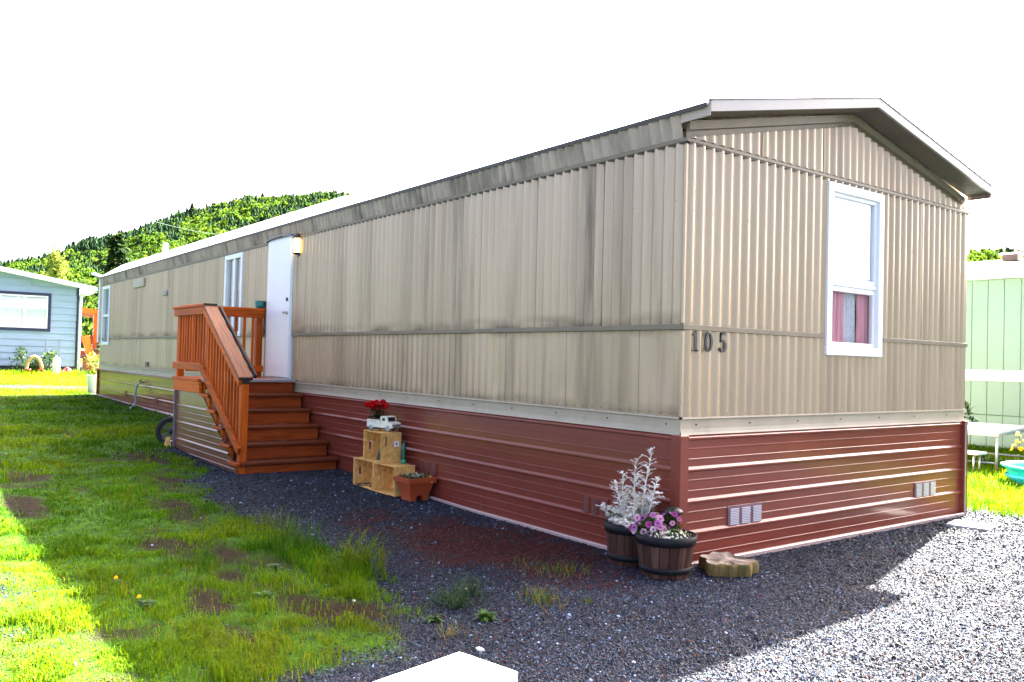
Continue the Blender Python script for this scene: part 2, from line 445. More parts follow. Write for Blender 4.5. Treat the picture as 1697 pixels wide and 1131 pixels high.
moss = mix_rgb(nt, ramp(nt, noise_node(nt, 9, detail=6), .35, .65), (.018,.052,.001), (.046,.118,.003))
lawnc = mix_rgb(nt, sep.outputs[1], moss, soil)
gravc = mix_rgb(nt, 1.0, gravc, mix_rgb(nt, ramp(nt, noise_node(nt, .9, detail=4), .3, .7), (.7,.7,.7), (1.35,1.32,1.28)), 'MULTIPLY')
fin = mix_rgb(nt, sep.outputs[0], gravc, lawnc)
nt.links.new(fin, p.inputs['Base Color']); p.inputs['Roughness'].default_value = .9; p.inputs['Specular IOR Level'].default_value = .1
bp = _n(nt, 'ShaderNodeBump'); bp.inputs['Distance'].default_value = .012; bp.inputs['Strength'].default_value = .8
inv = _n(nt, 'ShaderNodeMath', operation='SUBTRACT'); inv.inputs[0].default_value = 1; nt.links.new(vo.outputs['Distance'], inv.inputs[1])
nt.links.new(inv.outputs[0], bp.inputs['Height']); nt.links.new(bp.outputs[0], p.inputs['Normal'])
g = fast_mesh('ground', np.stack([GX, GY, GZ], -1).reshape(-1, 3), F, GROUND, 4, gm, True)
tag(g, kind='structure', label='lawn and dark gravel ground around the mobile home')

def gz1(x, y):
    """height of the built ground under one point or many"""
    x = np.asarray(x, float); y = np.asarray(y, float)
    l = lawn_amt(x, y)
    return gz(x, y) - .012*(1-l) + .012*l*(fbm(x, y, 3, 2)-.3)
def in_house(x, y, m=.02):
    return (x < m) & (x > -L-m) & (y > -m) & (y < W+m)
def in_porch(x, y): return (x > -8.2) & (x < -5.4) & (y > -1.3) & (y < 0)

# ------------------------------------------------------------------ hills and the far wood
def ridge_el(az):
    return np.interp(az, [95,104,108,112,115,122,132,142,150,155,160,164.5,169.5,174,180,188,200],
                     [2.5,5.4,6.4,6.8,7.0,7.2,7.6,8.6,9.8,10.5,9.7,8.3,6.1,4.2,3.0,2.0,1.2])
def hill_h(az, r):
    el = ridge_el(az)
    peak = 980*np.tan(np.radians(el))
    t = np.clip((r-420)/(980-420), 0, 1)
    h = peak*(t**1.15) + 14*(fbm(az*.5, r*.008, 1.0, 3)-.5)*ss(430, 560, r)
    back = np.clip((r-980)/900, 0, 1)
    return h*(1-back*.9)
HILLM = mat('forest_floor', (.034,.074,.014), .9, var=.4, vscale=.02)
azs = np.arange(88, 206.1, 1.0); rs = np.concatenate([[400,420], np.arange(440, 1000, 20), np.arange(1000, 1900, 90)])
A, RR = np.meshgrid(azs, rs, indexing='ij'); HZ = hill_h(A, RR)
HXg = CAM.x+RR*np.cos(np.radians(A)); HYg = CAM.y+RR*np.sin(np.radians(A)); HZ = HZ + np.where(RR < 415, -3, .3)
ii = np.arange(A.size).reshape(A.shape)
F = np.stack([ii[:-1,:-1], ii[:-1,1:], ii[1:,1:], ii[1:,:-1]], -1).reshape(-1, 4)[:, ::-1]
h = fast_mesh('hills', np.stack([HXg, HYg, HZ], -1).reshape(-1, 3), F, HILLM, 4, None, True)
tag(h, kind='structure', label='wooded green hills rising behind the homes')

def conifer_geo(rg, hgt, rad, tiers=6, n=7):
    V = []; Fc = []
    for t in range(tiers):
        z0 = hgt*(.08+.82*t/tiers); z1 = min(hgt, z0+hgt*(1.55/tiers)); r = rad*(1-t/tiers)**.8*(.8+.4*rg.random())+.05*rad
        b = len(V); a0 = rg.random()*6
        for j in range(n):
            an = a0+2*math.pi*j/n; rr = r*(.65+.7*rg.random()); V.append((rr*math.cos(an), rr*math.sin(an), z0-hgt*.03*rg.random()))
        V.append((0,0,z1))
        for j in range(n): Fc.append((b+j, b+(j+1) % n, b+n))
    return np.array(V), np.array(Fc)
_ico = bmesh.new(); bmesh.ops.create_icosphere(_ico, subdivisions=2, radius=1); _ico.verts.ensure_lookup_table()
ICO_V = np.array([v.co[:] for v in _ico.verts]); ICO_F = np.array([[v.index for v in f.verts] for f in _ico.faces]); _ico.free()
_ico = bmesh.new(); bmesh.ops.create_icosphere(_ico, subdivisions=1, radius=1)
ICO1_V = np.array([v.co[:] for v in _ico.verts]); ICO1_F = np.array([[v.index for v in f.verts] for f in _ico.faces]); _ico.free()
def broad_geo(rg, hgt, rad):
    """rounded crown of outward facing leaf clumps"""
    V = []; Fc = []
    lob = [(np.array([rg.normal()*rad*.32, rg.normal()*rad*.32, hgt*(.42+.34*rg.random())]), rad*(.5+.25*rg.random())) for _ in range(4)]
    for k in range(40):
        c, r = lob[k % 4]; d = rg.normal(size=3); d[2] = abs(d[2])*1.1-.25; d /= np.linalg.norm(d)
        nrm = d+rg.normal(0,.35,3); nrm /= np.linalg.norm(nrm); a = np.cross(nrm, [.3,.2,1.]); a /= np.linalg.norm(a); b2 = np.cross(nrm, a); s_ = r*(.34+.22*rg.random()); p0 = c+d*r*(.75+.3*rg.random())
        n0 = len(V); V += [p0-a*s_*rg.uniform(.6,1.2), p0-b2*s_*rg.uniform(.6,1.2)+nrm*s_*.1, p0+a*s_*rg.uniform(.6,1.2), p0+b2*s_*rg.uniform(.6,1.2)-nrm*s_*.2]
        Fc += [(n0,n0+1,n0+2),(n0,n0+2,n0+3)]
    return np.array(V), np.array(Fc)
FOREST = leaf_mat('forest_foliage', .85, .45, .15, (.8,1.0,1.6), .03)
rgf = np.random.default_rng(11)
con = [conifer_geo(rgf, 1, .32) for _ in range(6)]; brd = [broad_geo(rgf, 1, .5) for _ in range(6)]
VV = []; FF = []; CC = []; base = 0
def plant_forest(az0, az1, n, r0, r1):
    global base
    az = rgf.uniform(az0, az1, n); r = np.sqrt(rgf.uniform(r0**2, r1**2, n))
    x = CAM.x+r*np.cos(np.radians(az)); y = CAM.y+r*np.sin(np.radians(az)); z = hill_h(az, r)
    kind = fbm(az*.35+4, r*.012, 1.0, 3) + rgf.normal(0, .10, n)
    t = np.clip((r-420)/560, 0, 1)
    for i in range(n):
        isc = kind[i] > .56-.30*max(0, t[i]-.72)*2.2
        if isc:
            V, Fc = con[i % 6]; hg = rgf.uniform(6, 13)*(.8+.3*t[i]); c = np.array([.026,.058,.026])*rgf.uniform(.8,1.6)
        else:
            V, Fc = brd[i % 6]; hg = rgf.uniform(6, 11)
            c = np.array([.042,.094,.015]) if rgf.random() < .6 else np.array([.060,.118,.018])
            c = c*rgf.uniform(.8,1.15)
        an = rgf.random()*6.28; ca, sa = math.cos(an), math.sin(an)
        v = V*hg*np.array([1,1,1]); v = np.stack([v[:,0]*ca-v[:,1]*sa+x[i], v[:,0]*sa+v[:,1]*ca+y[i], v[:,2]+z[i]-.5], 1)
        VV.append(v); FF.append(Fc+base); CC.append(np.tile(c, (len(v), 1))*rgf.uniform(.85, 1.15, (len(v), 1))); base += len(v)
plant_forest(152, 178, 10500, 430, 1030)
plant_forest(150.5, 170, 900, 880, 1010)
plant_forest(108, 119, 1100, 560, 1010)
fo = fast_mesh('hillside_forest', np.concatenate(VV), np.concatenate(FF), FOREST, 3, np.concatenate(CC), False)
tag(fo, label='mixed conifer and broadleaf wood covering the far hillside', cat='forest', kind='stuff')
# ------------------------------------------------------------------ the mobile home
home = thing('mobile_home', 'long beige corrugated metal mobile home with maroon skirting and number 105', 'mobile home', (0,0,0))
PITCHC = .1058
WIN_END = (1.745, 2.59, 1.565, 2.995)                # y0,y1,z0,z1 openings
WINS = [(-9.835,-9.03,1.72,3.00), (-19.06,-18.25,1.565,2.985)]   # x0,x1,z0,z1
DOOR = (-7.94,-7.03,1.105,3.06)
AMP = 1.0
def corr(u):       # rounded rib profile
    t = (u/PITCHC) % 1.0
    s = .5-.5*math.cos(2*math.pi*t)
    return .032*AMP*s**.65
def panel(u0, u1, z0, z1, plane, opens=(), top=None, dents=()):
    """one corrugated sheet; plane 'x' = on the end wall (u is y), 'y' = on the long wall (u is x)"""
    m = MB(); g_ = .0022
    n = max(2, int(round((u1-u0)/PITCHC*8)))
    us = np.linspace(u0+g_, u1-g_, n+1); rows = 9
    def P(u, z, d):
        for (du, dz, r, a) in dents:
            q = ((u-du)/r)**2+((z-dz)/(r*1.6))**2
            if q < 4: d -= a*math.exp(-q*1.5)
        if dents: d = max(.0025, d)
        return (d, u, z) if plane == 'x' else (u, -d, z)
    for i in range(n):
        a, b = us[i], us[i+1]; mid = (a+b)/2
        za = zb = z1
        if top: za, zb = top(a), top(b)
        segs = [(z0, None)]
        for (o0, o1, oz0, oz1) in opens:
            if o0 < mid < o1:
                ns = []
                for (s0, s1) in segs:
                    e1 = z1 if s1 is None else s1
                    if oz0 > s0+.01: ns.append((s0, min(oz0, e1)))
                    if oz1 < e1-.01: ns.append((max(oz1, s0), s1))
                segs = ns
        for s0, s1 in segs:
            ta, tb = (za, zb) if s1 is None else (s1, s1)
            if min(ta, tb) <= s0: 
                ta = max(ta, s0+.002); tb = max(tb, s0+.002)
            k = rows if dents else 2
            vs = []
            for r in range(k):
                f = r/(k-1); vs += [P(a, s0+(ta-s0)*f, .004+corr(a)), P(b, s0+(tb-s0)*f, .004+corr(b))]
            fs = [(2*r, 2*r+1, 2*r+3, 2*r+2) for r in range(k-1)]
            if plane == 'y': pass
            m.add(vs, fs, True)
    # turned-back lips so that a sheet has an edge
    for u in (u0+g_, u1-g_):
        zt = top(u) if top else z1
        ok = all(not (o[0] < u < o[1]) for o in opens)
        if ok: m.add([P(u, z0, 0), P(u, zt, 0), P(u, zt, .004+corr(u)), P(u, z0, .004+corr(u))], [(0,1,2,3)])
    return weld(m)
def weld(m):
    key = {}; mp = []; vs = []
    for v in m.v:
        k = (round(v[0], 5), round(v[1], 5), round(v[2], 5))
        if k not in key: key[k] = len(vs); vs.append(v)
        mp.append(key[k])
    m.v = vs; m.f = [tuple(mp[i] for i in q) for q in m.f]
    keep = [(q, s) for q, s in zip(m.f, m.sm) if len(set(q)) == len(q)]
    m.f = [k[0] for k in keep]; m.sm = [k[1] for k in keep]; return m

# cores with real openings
def slab_with_holes(u0, u1, z0, z1, opens, d0, d1, plane):
    m = MB(); us = sorted({u0, u1, *[o[0] for o in opens], *[o[1] for o in opens]}); 
    for a, b in zip(us[:-1], us[1:]):
        mid = (a+b)/2; segs = [(z0, z1)]
        for o in opens:
            if o[0] < mid < o[1]:
                segs = [(s0, min(s1, o[2])) for s0, s1 in segs if o[2] > s0] + [(max(s0, o[3]), s1) for s0, s1 in segs if o[3] < s1]
        for s0, s1 in segs:
            if plane == 'y': m.box((a, d0, s0), (b, d1, s1))
            else: m.box((d0, a, s0), (d1, b, s1))
    return m
lw = slab_with_holes(-L, -.06, .02, ZT+.1, [WINS[0], WINS[1]], .0, .06, 'y').build('long_wall', SID_T, home, label='beige ribbed long wall with door and two windows')
ew = slab_with_holes(0.001, W, .02, ZT, [WIN_END], -.06, .0, 'x').build('end_wall', SID_T, home, label='beige ribbed gable end wall')
MB().prism([(0, ZT), (W, ZT), (W, ZT+.07), (W/2, 3.60), (0, ZT+.07)], (-.06,0,0), (0,0,0), (0,1,0), (0,0,1)).build('gable', SID_T, ew, fix=True)
MB().box((-L, W-.05, .02), (-.06, W, ZT+.1)).build('rear_wall', SID, home)
MB().box((-L, .06, .02), (-L+.05, W-.05, ZT+.1)).build('far_end_wall', SID, home)
MB().box((-L+.05, .06, 1.0), (-.06, W-.05, 1.04)).build('floor', SOFF, home)
rp = np.random.default_rng(21)
# siding sheets, long wall
opn = [WINS[0], WINS[1], DOOR]
u = 0.0; edges = [0.0]
while edges[-1] > -L+.5: edges.append(max(-L, edges[-1]-.8464))
edges[-1] = -L
for k, (b, a) in enumerate(zip(edges[:-1], edges[1:])):
    loc = [o for o in opn if o[0] < b and o[1] > a]
    dn = []
    if k < 9 and not loc:
        for _ in range(rp.integers(0, 3)): dn.append((rp.uniform(a+.1, b-.1), rp.uniform(ZM+.1, ZM+.5), rp.uniform(.04,.09), rp.uniform(.006,.012)))
    panel(a, b, ZM+.02, ZT, 'y', loc, dents=dn).build('siding_panel', SIDL, lw)
    AMP = .32
    loc2 = [(o[0], o[1], o[2], o[3]) for o in loc]
    dn = []
    if k < 10 and not loc:
        for _ in range(rp.integers(1, 4)): dn.append((rp.uniform(a+.1, b-.1), rp.uniform(ZB+.15, ZM-.1), rp.uniform(.05,.12), rp.uniform(.006,.014)))
    a2, b2 = max(a-.42, -L), (b-.42 if k else 0.0)
    if k == 0: panel(-.42, 0, ZB, ZM-.015, 'y', [], dents=[(-.2,1.42,.13,.014)]).build('siding_panel', SIDL, lw)
    if k == 0: b2 = -.42
    if a2 < b2-.05:
        loc2 = [o for o in opn if o[0] < b2 and o[1] > a2]
        panel(a2, b2, ZB, ZM-.015, 'y', loc2, dents=dn if not loc2 else ()).build('siding_panel', SIDL, lw)
    AMP = 1.0
# end wall
ue = [0,.304,1.151,1.94,2.52,3.32,4.10,W]
for a, b in zip(ue[:-1], ue[1:]):
    panel(a, b, ZM+.02, ZT-.012, 'x', [WIN_END] if a < WIN_END[1] and b > WIN_END[0] else [], dents=[(rp.uniform(a+.1, b-.1), ZM+.13, .05, .010)] if b-a > .6 and not (a < 2.6 and b > 1.74) else []).build('siding_panel', SID, ew)
le = [0,.80,1.66,2.497,3.336,4.18,W]
for k, (a, b) in enumerate(zip(le[:-1], le[1:])):
    panel(a, b, ZB, ZM-.015, 'x', [WIN_END] if a < WIN_END[1] and b > WIN_END[0] else [], dents=[(2.22,1.42,.07,.012)] if k == 2 else []).build('siding_panel', SID, ew)
gtop = lambda u_: 3.075+.475*(1-abs(u_-W/2)/(W/2))
ge = [.0,.86,1.70,2.54,3.38,W]
for a, b in zip(ge[:-1], ge[1:]):
    panel(a, b, ZT+.018, 3.6, 'x', top=gtop).build('siding_panel', SID, ew)
# trims
def trimbar(nm, m, a, b, ch=.003, par=home): return MB().box(a, b, ch=ch).build(nm, m, par)
trimbar('middle_trim', SID_T, (-L, -.041, ZM-.017), (DOOR[0]-.02, -.002, ZM+.022))
trimbar('middle_trim', SID_T, (DOOR[1]+.02, -.041, ZM-.017), (.0405, -.002, ZM+.022))
trimbar('middle_trim', SID_T, (.002, -.0405, ZM-.0172), (.041, WIN_END[0]-.045, ZM+.0222))
trimbar('middle_trim', SID_T, (.002, WIN_END[1]+.045, ZM-.017), (.041, W+.02, ZM+.022))
def belt(p, q, out):
    pr = [(.004,.112),(.034,.118),(.036,.104),(.016,.098),(.015,.03),(.020,.004),(.026,-.012),(.004,-.012)]
    m = MB(); m.sweep(pr, p, q, out); return m
for k in range(8):
    a, b = -L+k*L/8, -L+(k+1)*L/8-.003
    belt((a, 0, ZS), (b+(.018 if k == 7 else 0), 0, ZS), (0,-1,0)).build('base_trim', SID_B, home, fix=True)
for a, b in ((-.018, 1.9), (1.903, W+.015)):
    belt((0, a, ZS), (0, b, ZS), (1,0,0)).build('base_trim', SID_B, home, fix=True)
for (a, b) in (((.0005,-.0255,ZB),(.024,.0005,ZM-.02)), ((.0005,-.0255,ZM+.025),(.024,.0005,ZT-.02))):
    trimbar('corner_trim', SID, a, b, .008)
trimbar('corner_trim', SID, (-.001, W-.012, ZB), (.026, W+.014, ZT-.02), .006)
# band of corrugated sheet under the eave
def band_panel(a, b):
    m = MB(); n = int(round((b-a)/PITCHC*8)); us = np.linspace(a+.002, b-.002, n+1)
    for i in range(n):
        vs = []
        for uu in (us[i], us[i+1]):
            c_ = corr(uu+.03)*1.0
            wob = .006*math.sin(uu*7.3)+.004*math.sin(uu*17.1)
            vs += [(uu, -.006-c_, 3.072), (uu, -.030-c_-wob, 3.16), (uu, -.05-c_, 3.247)]
        m.add(vs, [(0,3,4,1),(1,4,5,2)], True)
    return weld(m)
be = [0.0]
while be[-1] > -L+.7: be.append(be[-1]-1.27)
be[-1] = -L
for b, a in zip(be[:-1], be[1:]): band_panel(a, b).build('eave_band', BAND, home)
trimbar('eave_trim_and_shade_line', SID_T, (-L, -.040, 3.040), (.041, -.002, 3.070), .004)
trimbar('eave_trim_and_shade_line', DARKTRIM, (-L, -.033, 3.030), (.033, -.003, 3.0398), .0)  # dark lower edge of the trim, with the eave's shadow line painted in
trimbar('gable_trim_and_shade_line', SID_T, (.002, -.0395, 3.0402), (.040, W+.03, 3.0698), .004)
trimbar('gable_trim_and_shade_line', DARKTRIM, (.003, -.0325, 3.0302), (.033, W+.02, 3.0398), .0)  # same painted shadow line carried round under the gable trim
# roof: two low slopes over the home with an end overhang, white coating standing above the eave
OV = .245
def zr(y): return 3.255+(3.715-3.255)*(1-abs(y-W/2)/(W/2+.04))
rf = MB()
for s in (0, 1):
    ya, yb = (-.075, W/2) if s == 0 else (W/2, W-.008)
    rf.add([(-L-.15, ya, zr(ya)), (OV, ya, zr(ya)), (OV, yb, zr(yb)), (-L-.15, yb, zr(yb)),
            (-L-.15, ya, zr(ya)+.02), (OV, ya, zr(ya)+.02), (OV, yb, zr(yb)+.02), (-L-.15, yb, zr(yb)+.02)],
           [(0,3,2,1),(4,5,6,7),(0,1,5,4),(1,2,6,5),(2,3,7,6),(3,0,4,7)])
roof = rf.build('roof', ROOFW, home, label='low white metal gable roof')
trimbar('drip_edge', DARKTRIM, (-L-.14, -.083, 3.232), (OV-.003, -.0755, 3.262), 0, roof)
# thick white coating/insulation layer along the eave, running out before the near gable
m = MB()
st = [(-L-.12, .35), (-6.6, .35), (-4.9, .004)]
vs = []
for x_, hh in st:
    vs += [(x_, -.055, 3.272), (x_, .06+.42*hh/.35, 3.285+hh), (x_, W/2, 3.765), (x_, W-.10-.42*hh/.35, 3.285+hh), (x_, W-.02, 3.272)]
fs = []
for i in range(2):
    for j in range(4): fs.append((5*i+j, 5*i+5+j, 5*i+6+j, 5*i+1+j))
fs += [(0,1,2,3,4), (10,14,13,12,11)]
m.add(vs, fs); m.build('roof_coating', ROOFW, roof, fix=True)
# rake fascia, soffits, rake trims
for s in (0, 1):
    y0, y1 = (-.055, W/2) if s == 0 else (W-.012, W/2)
    z0, z1 = zr(y0)+.026, zr(W/2)+.026
    MB().add([(OV+.001, y0, z0-.078), (OV+.001, y1, z1-.078), (OV+.001, y1, z1), (OV+.001, y0, z0),
              (OV+.022, y0, z0-.078), (OV+.022, y1, z1-.078), (OV+.022, y1, z1), (OV+.022, y0, z0)],
             [(0,1,2,3),(4,7,6,5),(0,4,5,1),(1,5,6,2),(2,6,7,3),(3,7,4,0)]).build('fascia', FASC, home, fix=True)
    MB().add([(.03, y0, z0-.077), (.03, y1, z1-.077), (OV, y1, z1-.077), (OV, y0, z0-.077),
              (.03, y0, z0-.07), (.03, y1, z1-.07), (OV, y1, z1-.07), (OV, y0, z0-.07)],
             [(0,1,2,3),(4,7,6,5),(0,4,5,1),(1,5,6,2),(2,6,7,3),(3,7,4,0)]).build('soffit', SOFF, home, fix=True)
    yy0 = y0+(.05 if s == 0 else -.05)
    MB().add([(.001, yy0, z0-.155), (.001, y1, z1-.155), (.001, y1, z1-.087), (.001, yy0, z0-.087),
              (.036, yy0, z0-.150), (.036, y1, z1-.150), (.036, y1, z1-.087), (.036, yy0, z0-.087)],
             [(0,1,2,3),(4,7,6,5),(0,4,5,1),(1,5,6,2),(2,6,7,3),(3,7,4,0)]).build('rake_trim', SID_T, home, fix=True)
for s in (0, 1):
    y0, y1 = (-.078, W/2) if s == 0 else (W-.006, W/2)
    z0, z1 = zr(y0)+.0265, zr(W/2)+.0265
    MB().add([(OV-.02, y0, z0), (OV-.02, y1, z1), (OV-.02, y1, z1+.009), (OV-.02, y0, z0+.009),
              (OV+.028, y0, z0), (OV+.028, y1, z1), (OV+.028, y1, z1+.009), (OV+.028, y0, z0+.009)],
             [(0,1,2,3),(4,7,6,5),(0,4,5,1),(1,5,6,2),(2,6,7,3),(3,7,4,0)]).build('rake_edge', DARKTRIM, home, fix=True)
# side return of the overhang at the near corner (sheet metal with two screws)
MB().box((.0, -.062, 3.172), (OV+.02, -.0565, 3.247)).build('overhang_return', BAND, home)
MB().box((.036, W-.0195, 3.175), (OV+.02, W-.0125, 3.245)).build('overhang_return', BAND, home)
MB().tube([(.243,-.03,3.26),(.240,-.03,3.42),(.243,-.035,3.50)], .006, 5).build('antenna', mat('antenna_grey', (.10,.10,.10), .5), home)
vp = MB().lathe([(.085,0),(.075,.25),(.06,.50),(.045,.62),(.0,.63)], 14, (-17.45,1.0,3.45)).build('vent_pipe', ROOFW, home)
# white corner post and gutter end at the far end
trimbar('corner_post', WHITE, (-L-.13, -.055, ZB+.55), (-L-.003, .03, 3.24), .004)
MB().bar((-L-.10, .02, 3.285), (-L-1.0, -.02, 3.42), .12, .05, ch=.006).build('gutter_spout', WHITE, home)
# screw heads: too small to pick apart, one mesh per wall
def screws(pts, plane, par, r=.0052):
    m = MB()
    for u_, z_ in pts:
        n = 6; d = .004+corr(u_)+.002
        c = [(r*math.cos(6.283*j/n), r*math.sin(6.283*j/n)) for j in range(n)]
        if plane == 'y': vs = [(u_+a, -d+.004, z_+b) for a, b in c]+[(u_, -d-.002, z_)]
        else: vs = [(d-.004, u_+a, z_+b) for a, b in c]+[(d+.002, u_, z_)]
        m.add(vs, [(j, (j+1) % n, n) for j in range(n)])
    return m.build('screws', DARKTRIM, par, kind='stuff')
pts = []
for k in range(1, int(7/(2*PITCHC))): 
    x_ = -(2*k-1.5)*PITCHC
    if x_ > -6.95: pts += [(x_, 2.62+.006*math.sin(k*3.1))]
pts += [(-(k+.5)*PITCHC, ZB+.022) for k in range(0, 64)]
pts += [(-(k+.5)*PITCHC, ZM+.035) for k in range(0, 64, 2)]
screws(pts, 'y', lw)
pts = [(y_, 2.55) for y_ in np.arange(.5*PITCHC, 1.72, 2*PITCHC)]+[(y_, 2.55) for y_ in np.arange(2.70, 4.15, 2*PITCHC)]
pts += [(y_, ZB+.022) for y_ in np.arange(.5*PITCHC, 4.2, PITCHC*2)]+[(y_, ZM+.035) for y_ in np.arange(.5*PITCHC, 4.2, PITCHC*2) if not 1.7 < y_ < 2.65]
screws(pts, 'x', ew)
m = MB()
for x_ in np.arange(-8.8, -.1, .62): m.box((x_-.005,-.022,ZS+.055), (x_+.005,-.0158,ZS+.065))
for y_ in np.arange(.15, 4.2, .62): m.box((.0158,y_-.005,ZS+.055), (.022,y_+.005,ZS+.065))
m.build('screws', DARKTRIM, home, kind='stuff')

# ---- skirting: maroon sheet with horizontal ribs
def skirt_profile(z_top, z_bot, per=.2286):
    pr = []; z = z_top-.004; k = 0
    pr.append((.012, z_top))
    z = z_top-.012
    # major rib centred near the top, then every period; two low ribs between
    c0 = z_top-.034
    items = []
    for i in range(6):
        c = c0-per*i
        items.append((c, .017, .022, .006)); items.append((c-per/3, .003, .009, .004)); items.append((c-2*per/3, .003, .009, .004))
    for c, hgt, hw, fl in items:
        pts = [(.012, c+fl+hgt*1.05), (.012+hgt, c+fl), (.012+hgt, c-fl), (.012, c-fl-hgt*.5)]
        if c-hw < z_bot: break
        pr += [q for q in pts if q[1] < z_top]
    pr.append((.012, z_bot)); return pr
# corner posts 
cx = -L; segs = []
for k in range(8):
    a, b = -L+k*L/8, -L+(k+1)*L/8
    zb = float(min(gz(a,-.05), gz(b,-.05)))-.05
    m = MB().sweep(skirt_profile(ZS-.004, zb), (a+.001, 0, 0), (b-.001-(.03 if k == 7 else 0), 0, 0), (0,-1,0))
    sk = m.build('skirting_panel', SKIRT, home, fix=True)
for a, b in ((.03, 2.1), (2.102, W-.03)):
    MB().sweep(skirt_profile(ZS-.004, -.06), (0, a, 0), (0, b, 0), (1,0,0)).build('skirting_panel', SKIRT, home, fix=True)
MB().box((-.045,-.050,-.06), (.050,.045,ZS-.010), ch=.006).build('skirting_corner', SKIRT, home)
MB().box((-.02,W-.04,-.06), (.052,W+.03,ZS-.002), ch=.004).build('skirting_corner', SKIRT, home)
MB().box((.0525,W-.032,-.06), (.056,W-.012,ZS-.02)).build('skirting_edge_strip', GALV, home)
MB().box((-L-.04,-.05,.1), (-L+.05,.03,ZS-.004), ch=.004).build('skirting_corner', SKIRT, home)
# pale foot strip (bottom track)
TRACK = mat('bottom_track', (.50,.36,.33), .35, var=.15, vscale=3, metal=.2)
for k in range(8):
    a, b = -L+k*L/8, -L+(k+1)*L/8
    za, zb = float(gz(a,-.05))-.012, float(gz(b,-.05))-.012
    if b < -8 or a > -5.5:
        MB().bar((a+.002,-.052,za+.016), (b-.002,-.052,zb+.016), .020, .030, ch=.006).build('bottom_track', TRACK, home)
MB().box((.042,.06,-.015), (.064,W-.05,.022), ch=.006).build('bottom_track', TRACK, home)
VENTC = mat('vent_maroon', (.16,.075,.085), .4, var=.1); SLAT = mat('vent_slat', (.62,.60,.66), .3, metal=.3, var=.05)
def vent(plane, u0, u1, z0, z1, dull=False):
    d0, d1 = .0125, .0215
    bx = (lambda a, b, c, d, e, f: ((c, a, e), (d, b, f))) if plane == 'x' else (lambda a, b, c, d, e, f: ((a, -d, e), (b, -c, f)))
    p0, p1 = bx(u0, u1, d0, d1, z0, z1)
    v = MB().box(p0, p1, ch=.003).build('skirting_vent', SKIRT if dull else VENTC, home)
    w = (u1-u0)/3
    for k in range(3):
        a, b = u0+w*k+.022, u0+w*(k+1)-.016
        q = MB()
        for z_ in np.arange(z0+.018, z1-.018, .0125):
            p, r = bx(a, b, d1, d1+.008, z_, z_+.007); q.box(p, r)
        q.build('louvre', SLAT if not dull else mat('vent_slat_dull', (.16,.06,.05), .4), v)
vent('x', .525, .935, .225, .385); vent('x', 3.27, 3.67, .225, .375)
vent('y', -3.56, -3.21, .22, .37, True); vent('y', -1.0, -.70, .22, .37, True); vent('y', -14.0, -13.75, .36, .50, True); vent('y', -16.6,-16.35,.38,.52, True)
# ---- windows
GLASS = glass_mat('window_glass', (.85,.9,.92), .10)
CURT = mat('pink_curtain', (.80,.33,.36), .8, var=.25, vscale=3, stretch=(6,6,.5))
CURTL = mat('lace_curtain', (.72,.66,.66), .85, var=.12, vscale=30)
BLIND = mat('white_blind', (.80,.80,.80), .6, var=.02)
ROOMD = mat('room_interior', (.10,.09,.08), .9, var=.1)
def frame_rect(nm, plane, u0, u1, z0, z1, w, d0, d1, m_, par, sub=True):
    """rectangular frame of width w between depth d0 and d1 (outwards)"""
    q = MB()
    def bx(a, b, e, f):
        if plane == 'x': q.box((d0, a, e), (d1, b, f), ch=.004)
        else: q.box((a, -d1, e), (b, -d0, f), ch=.004)
    bx(u0, u1, z1-w, z1); bx(u0, u1, z0, z0+w); bx(u0, u0+w, z0+w, z1-w); bx(u1-w, u1, z0+w, z1-w)
    return q.build(nm, m_, par)
# end-wall window: white frame, upper blind, lower sash with a pink curtain
y0, y1, z0, z1 = WIN_END
we = frame_rect('window', 'x', y0-.015, y1+.015, z0-.015, z1+.02, .075, -.03, .052, WHITE, home)
we['label'] = 'white sash window with pulled blind and pink curtain'
zmid = z0+.60
MB().box((-.03,y0+.05,zmid-.02), (.028,y1-.05,zmid+.02), ch=.004).build('meeting_rail', WHITE, we)
frame_rect('sash', 'x', y0+.055, y1-.055, z0+.055, zmid-.021, .045, -.02, .018, WHITE, we)
frame_rect('sash', 'x', y0+.055, y1-.055, zmid+.021, z1-.052, .035, -.02, .022, WHITE, we)
for a, b, e_, f_ in ((y0+.10, y1-.10, z0+.10, zmid-.065), (y0+.09, y1-.09, zmid+.055, z1-.086)):
    MB().add([(.004,a,e_),(.004,b,e_),(.004,b,f_),(.004,a,f_)], [(0,1,2,3)]).build('pane', GLASS, we)
MB().box((-.028,y0+.06,zmid+.02), (-.022,y1-.06,z1-.06)).build('blind', BLIND, we)
def curtain(a, b, z0_, z1_, m_, ph, amp=.010, x=-.04):
    q = MB(); n = 40
    for i in range(n):
        vs = []
        for k in (i, i+1):
            u_ = a+(b-a)*k/n; dd = amp*math.sin(k*.9+ph)+.5*amp*math.sin(k*.37+ph*2)
            vs += [(x+dd, u_, z0_), (x+dd*.6, u_*.9+.1*(a+b)/2, (z0_+z1_)/2), (x+dd*.5, u_, z1_)]
        q.add(vs, [(0,3,4,1),(1,4,5,2)], True)
    return weld(q).build('curtain', m_, we)
curtain(y0+.02, y0+.40, z0, zmid+.1, CURT, 0.3); curtain(y0+.56, y1-.02, z0, zmid+.1, CURT, 1.7); curtain(y0+.36, y0+.60, z0, zmid+.1, CURTL, .9, .008, -.055)
MB().box((-.9,y0-.2,z0-.3), (-.88,y1+.2,z1+.2)).build('room_back', ROOMD, we)
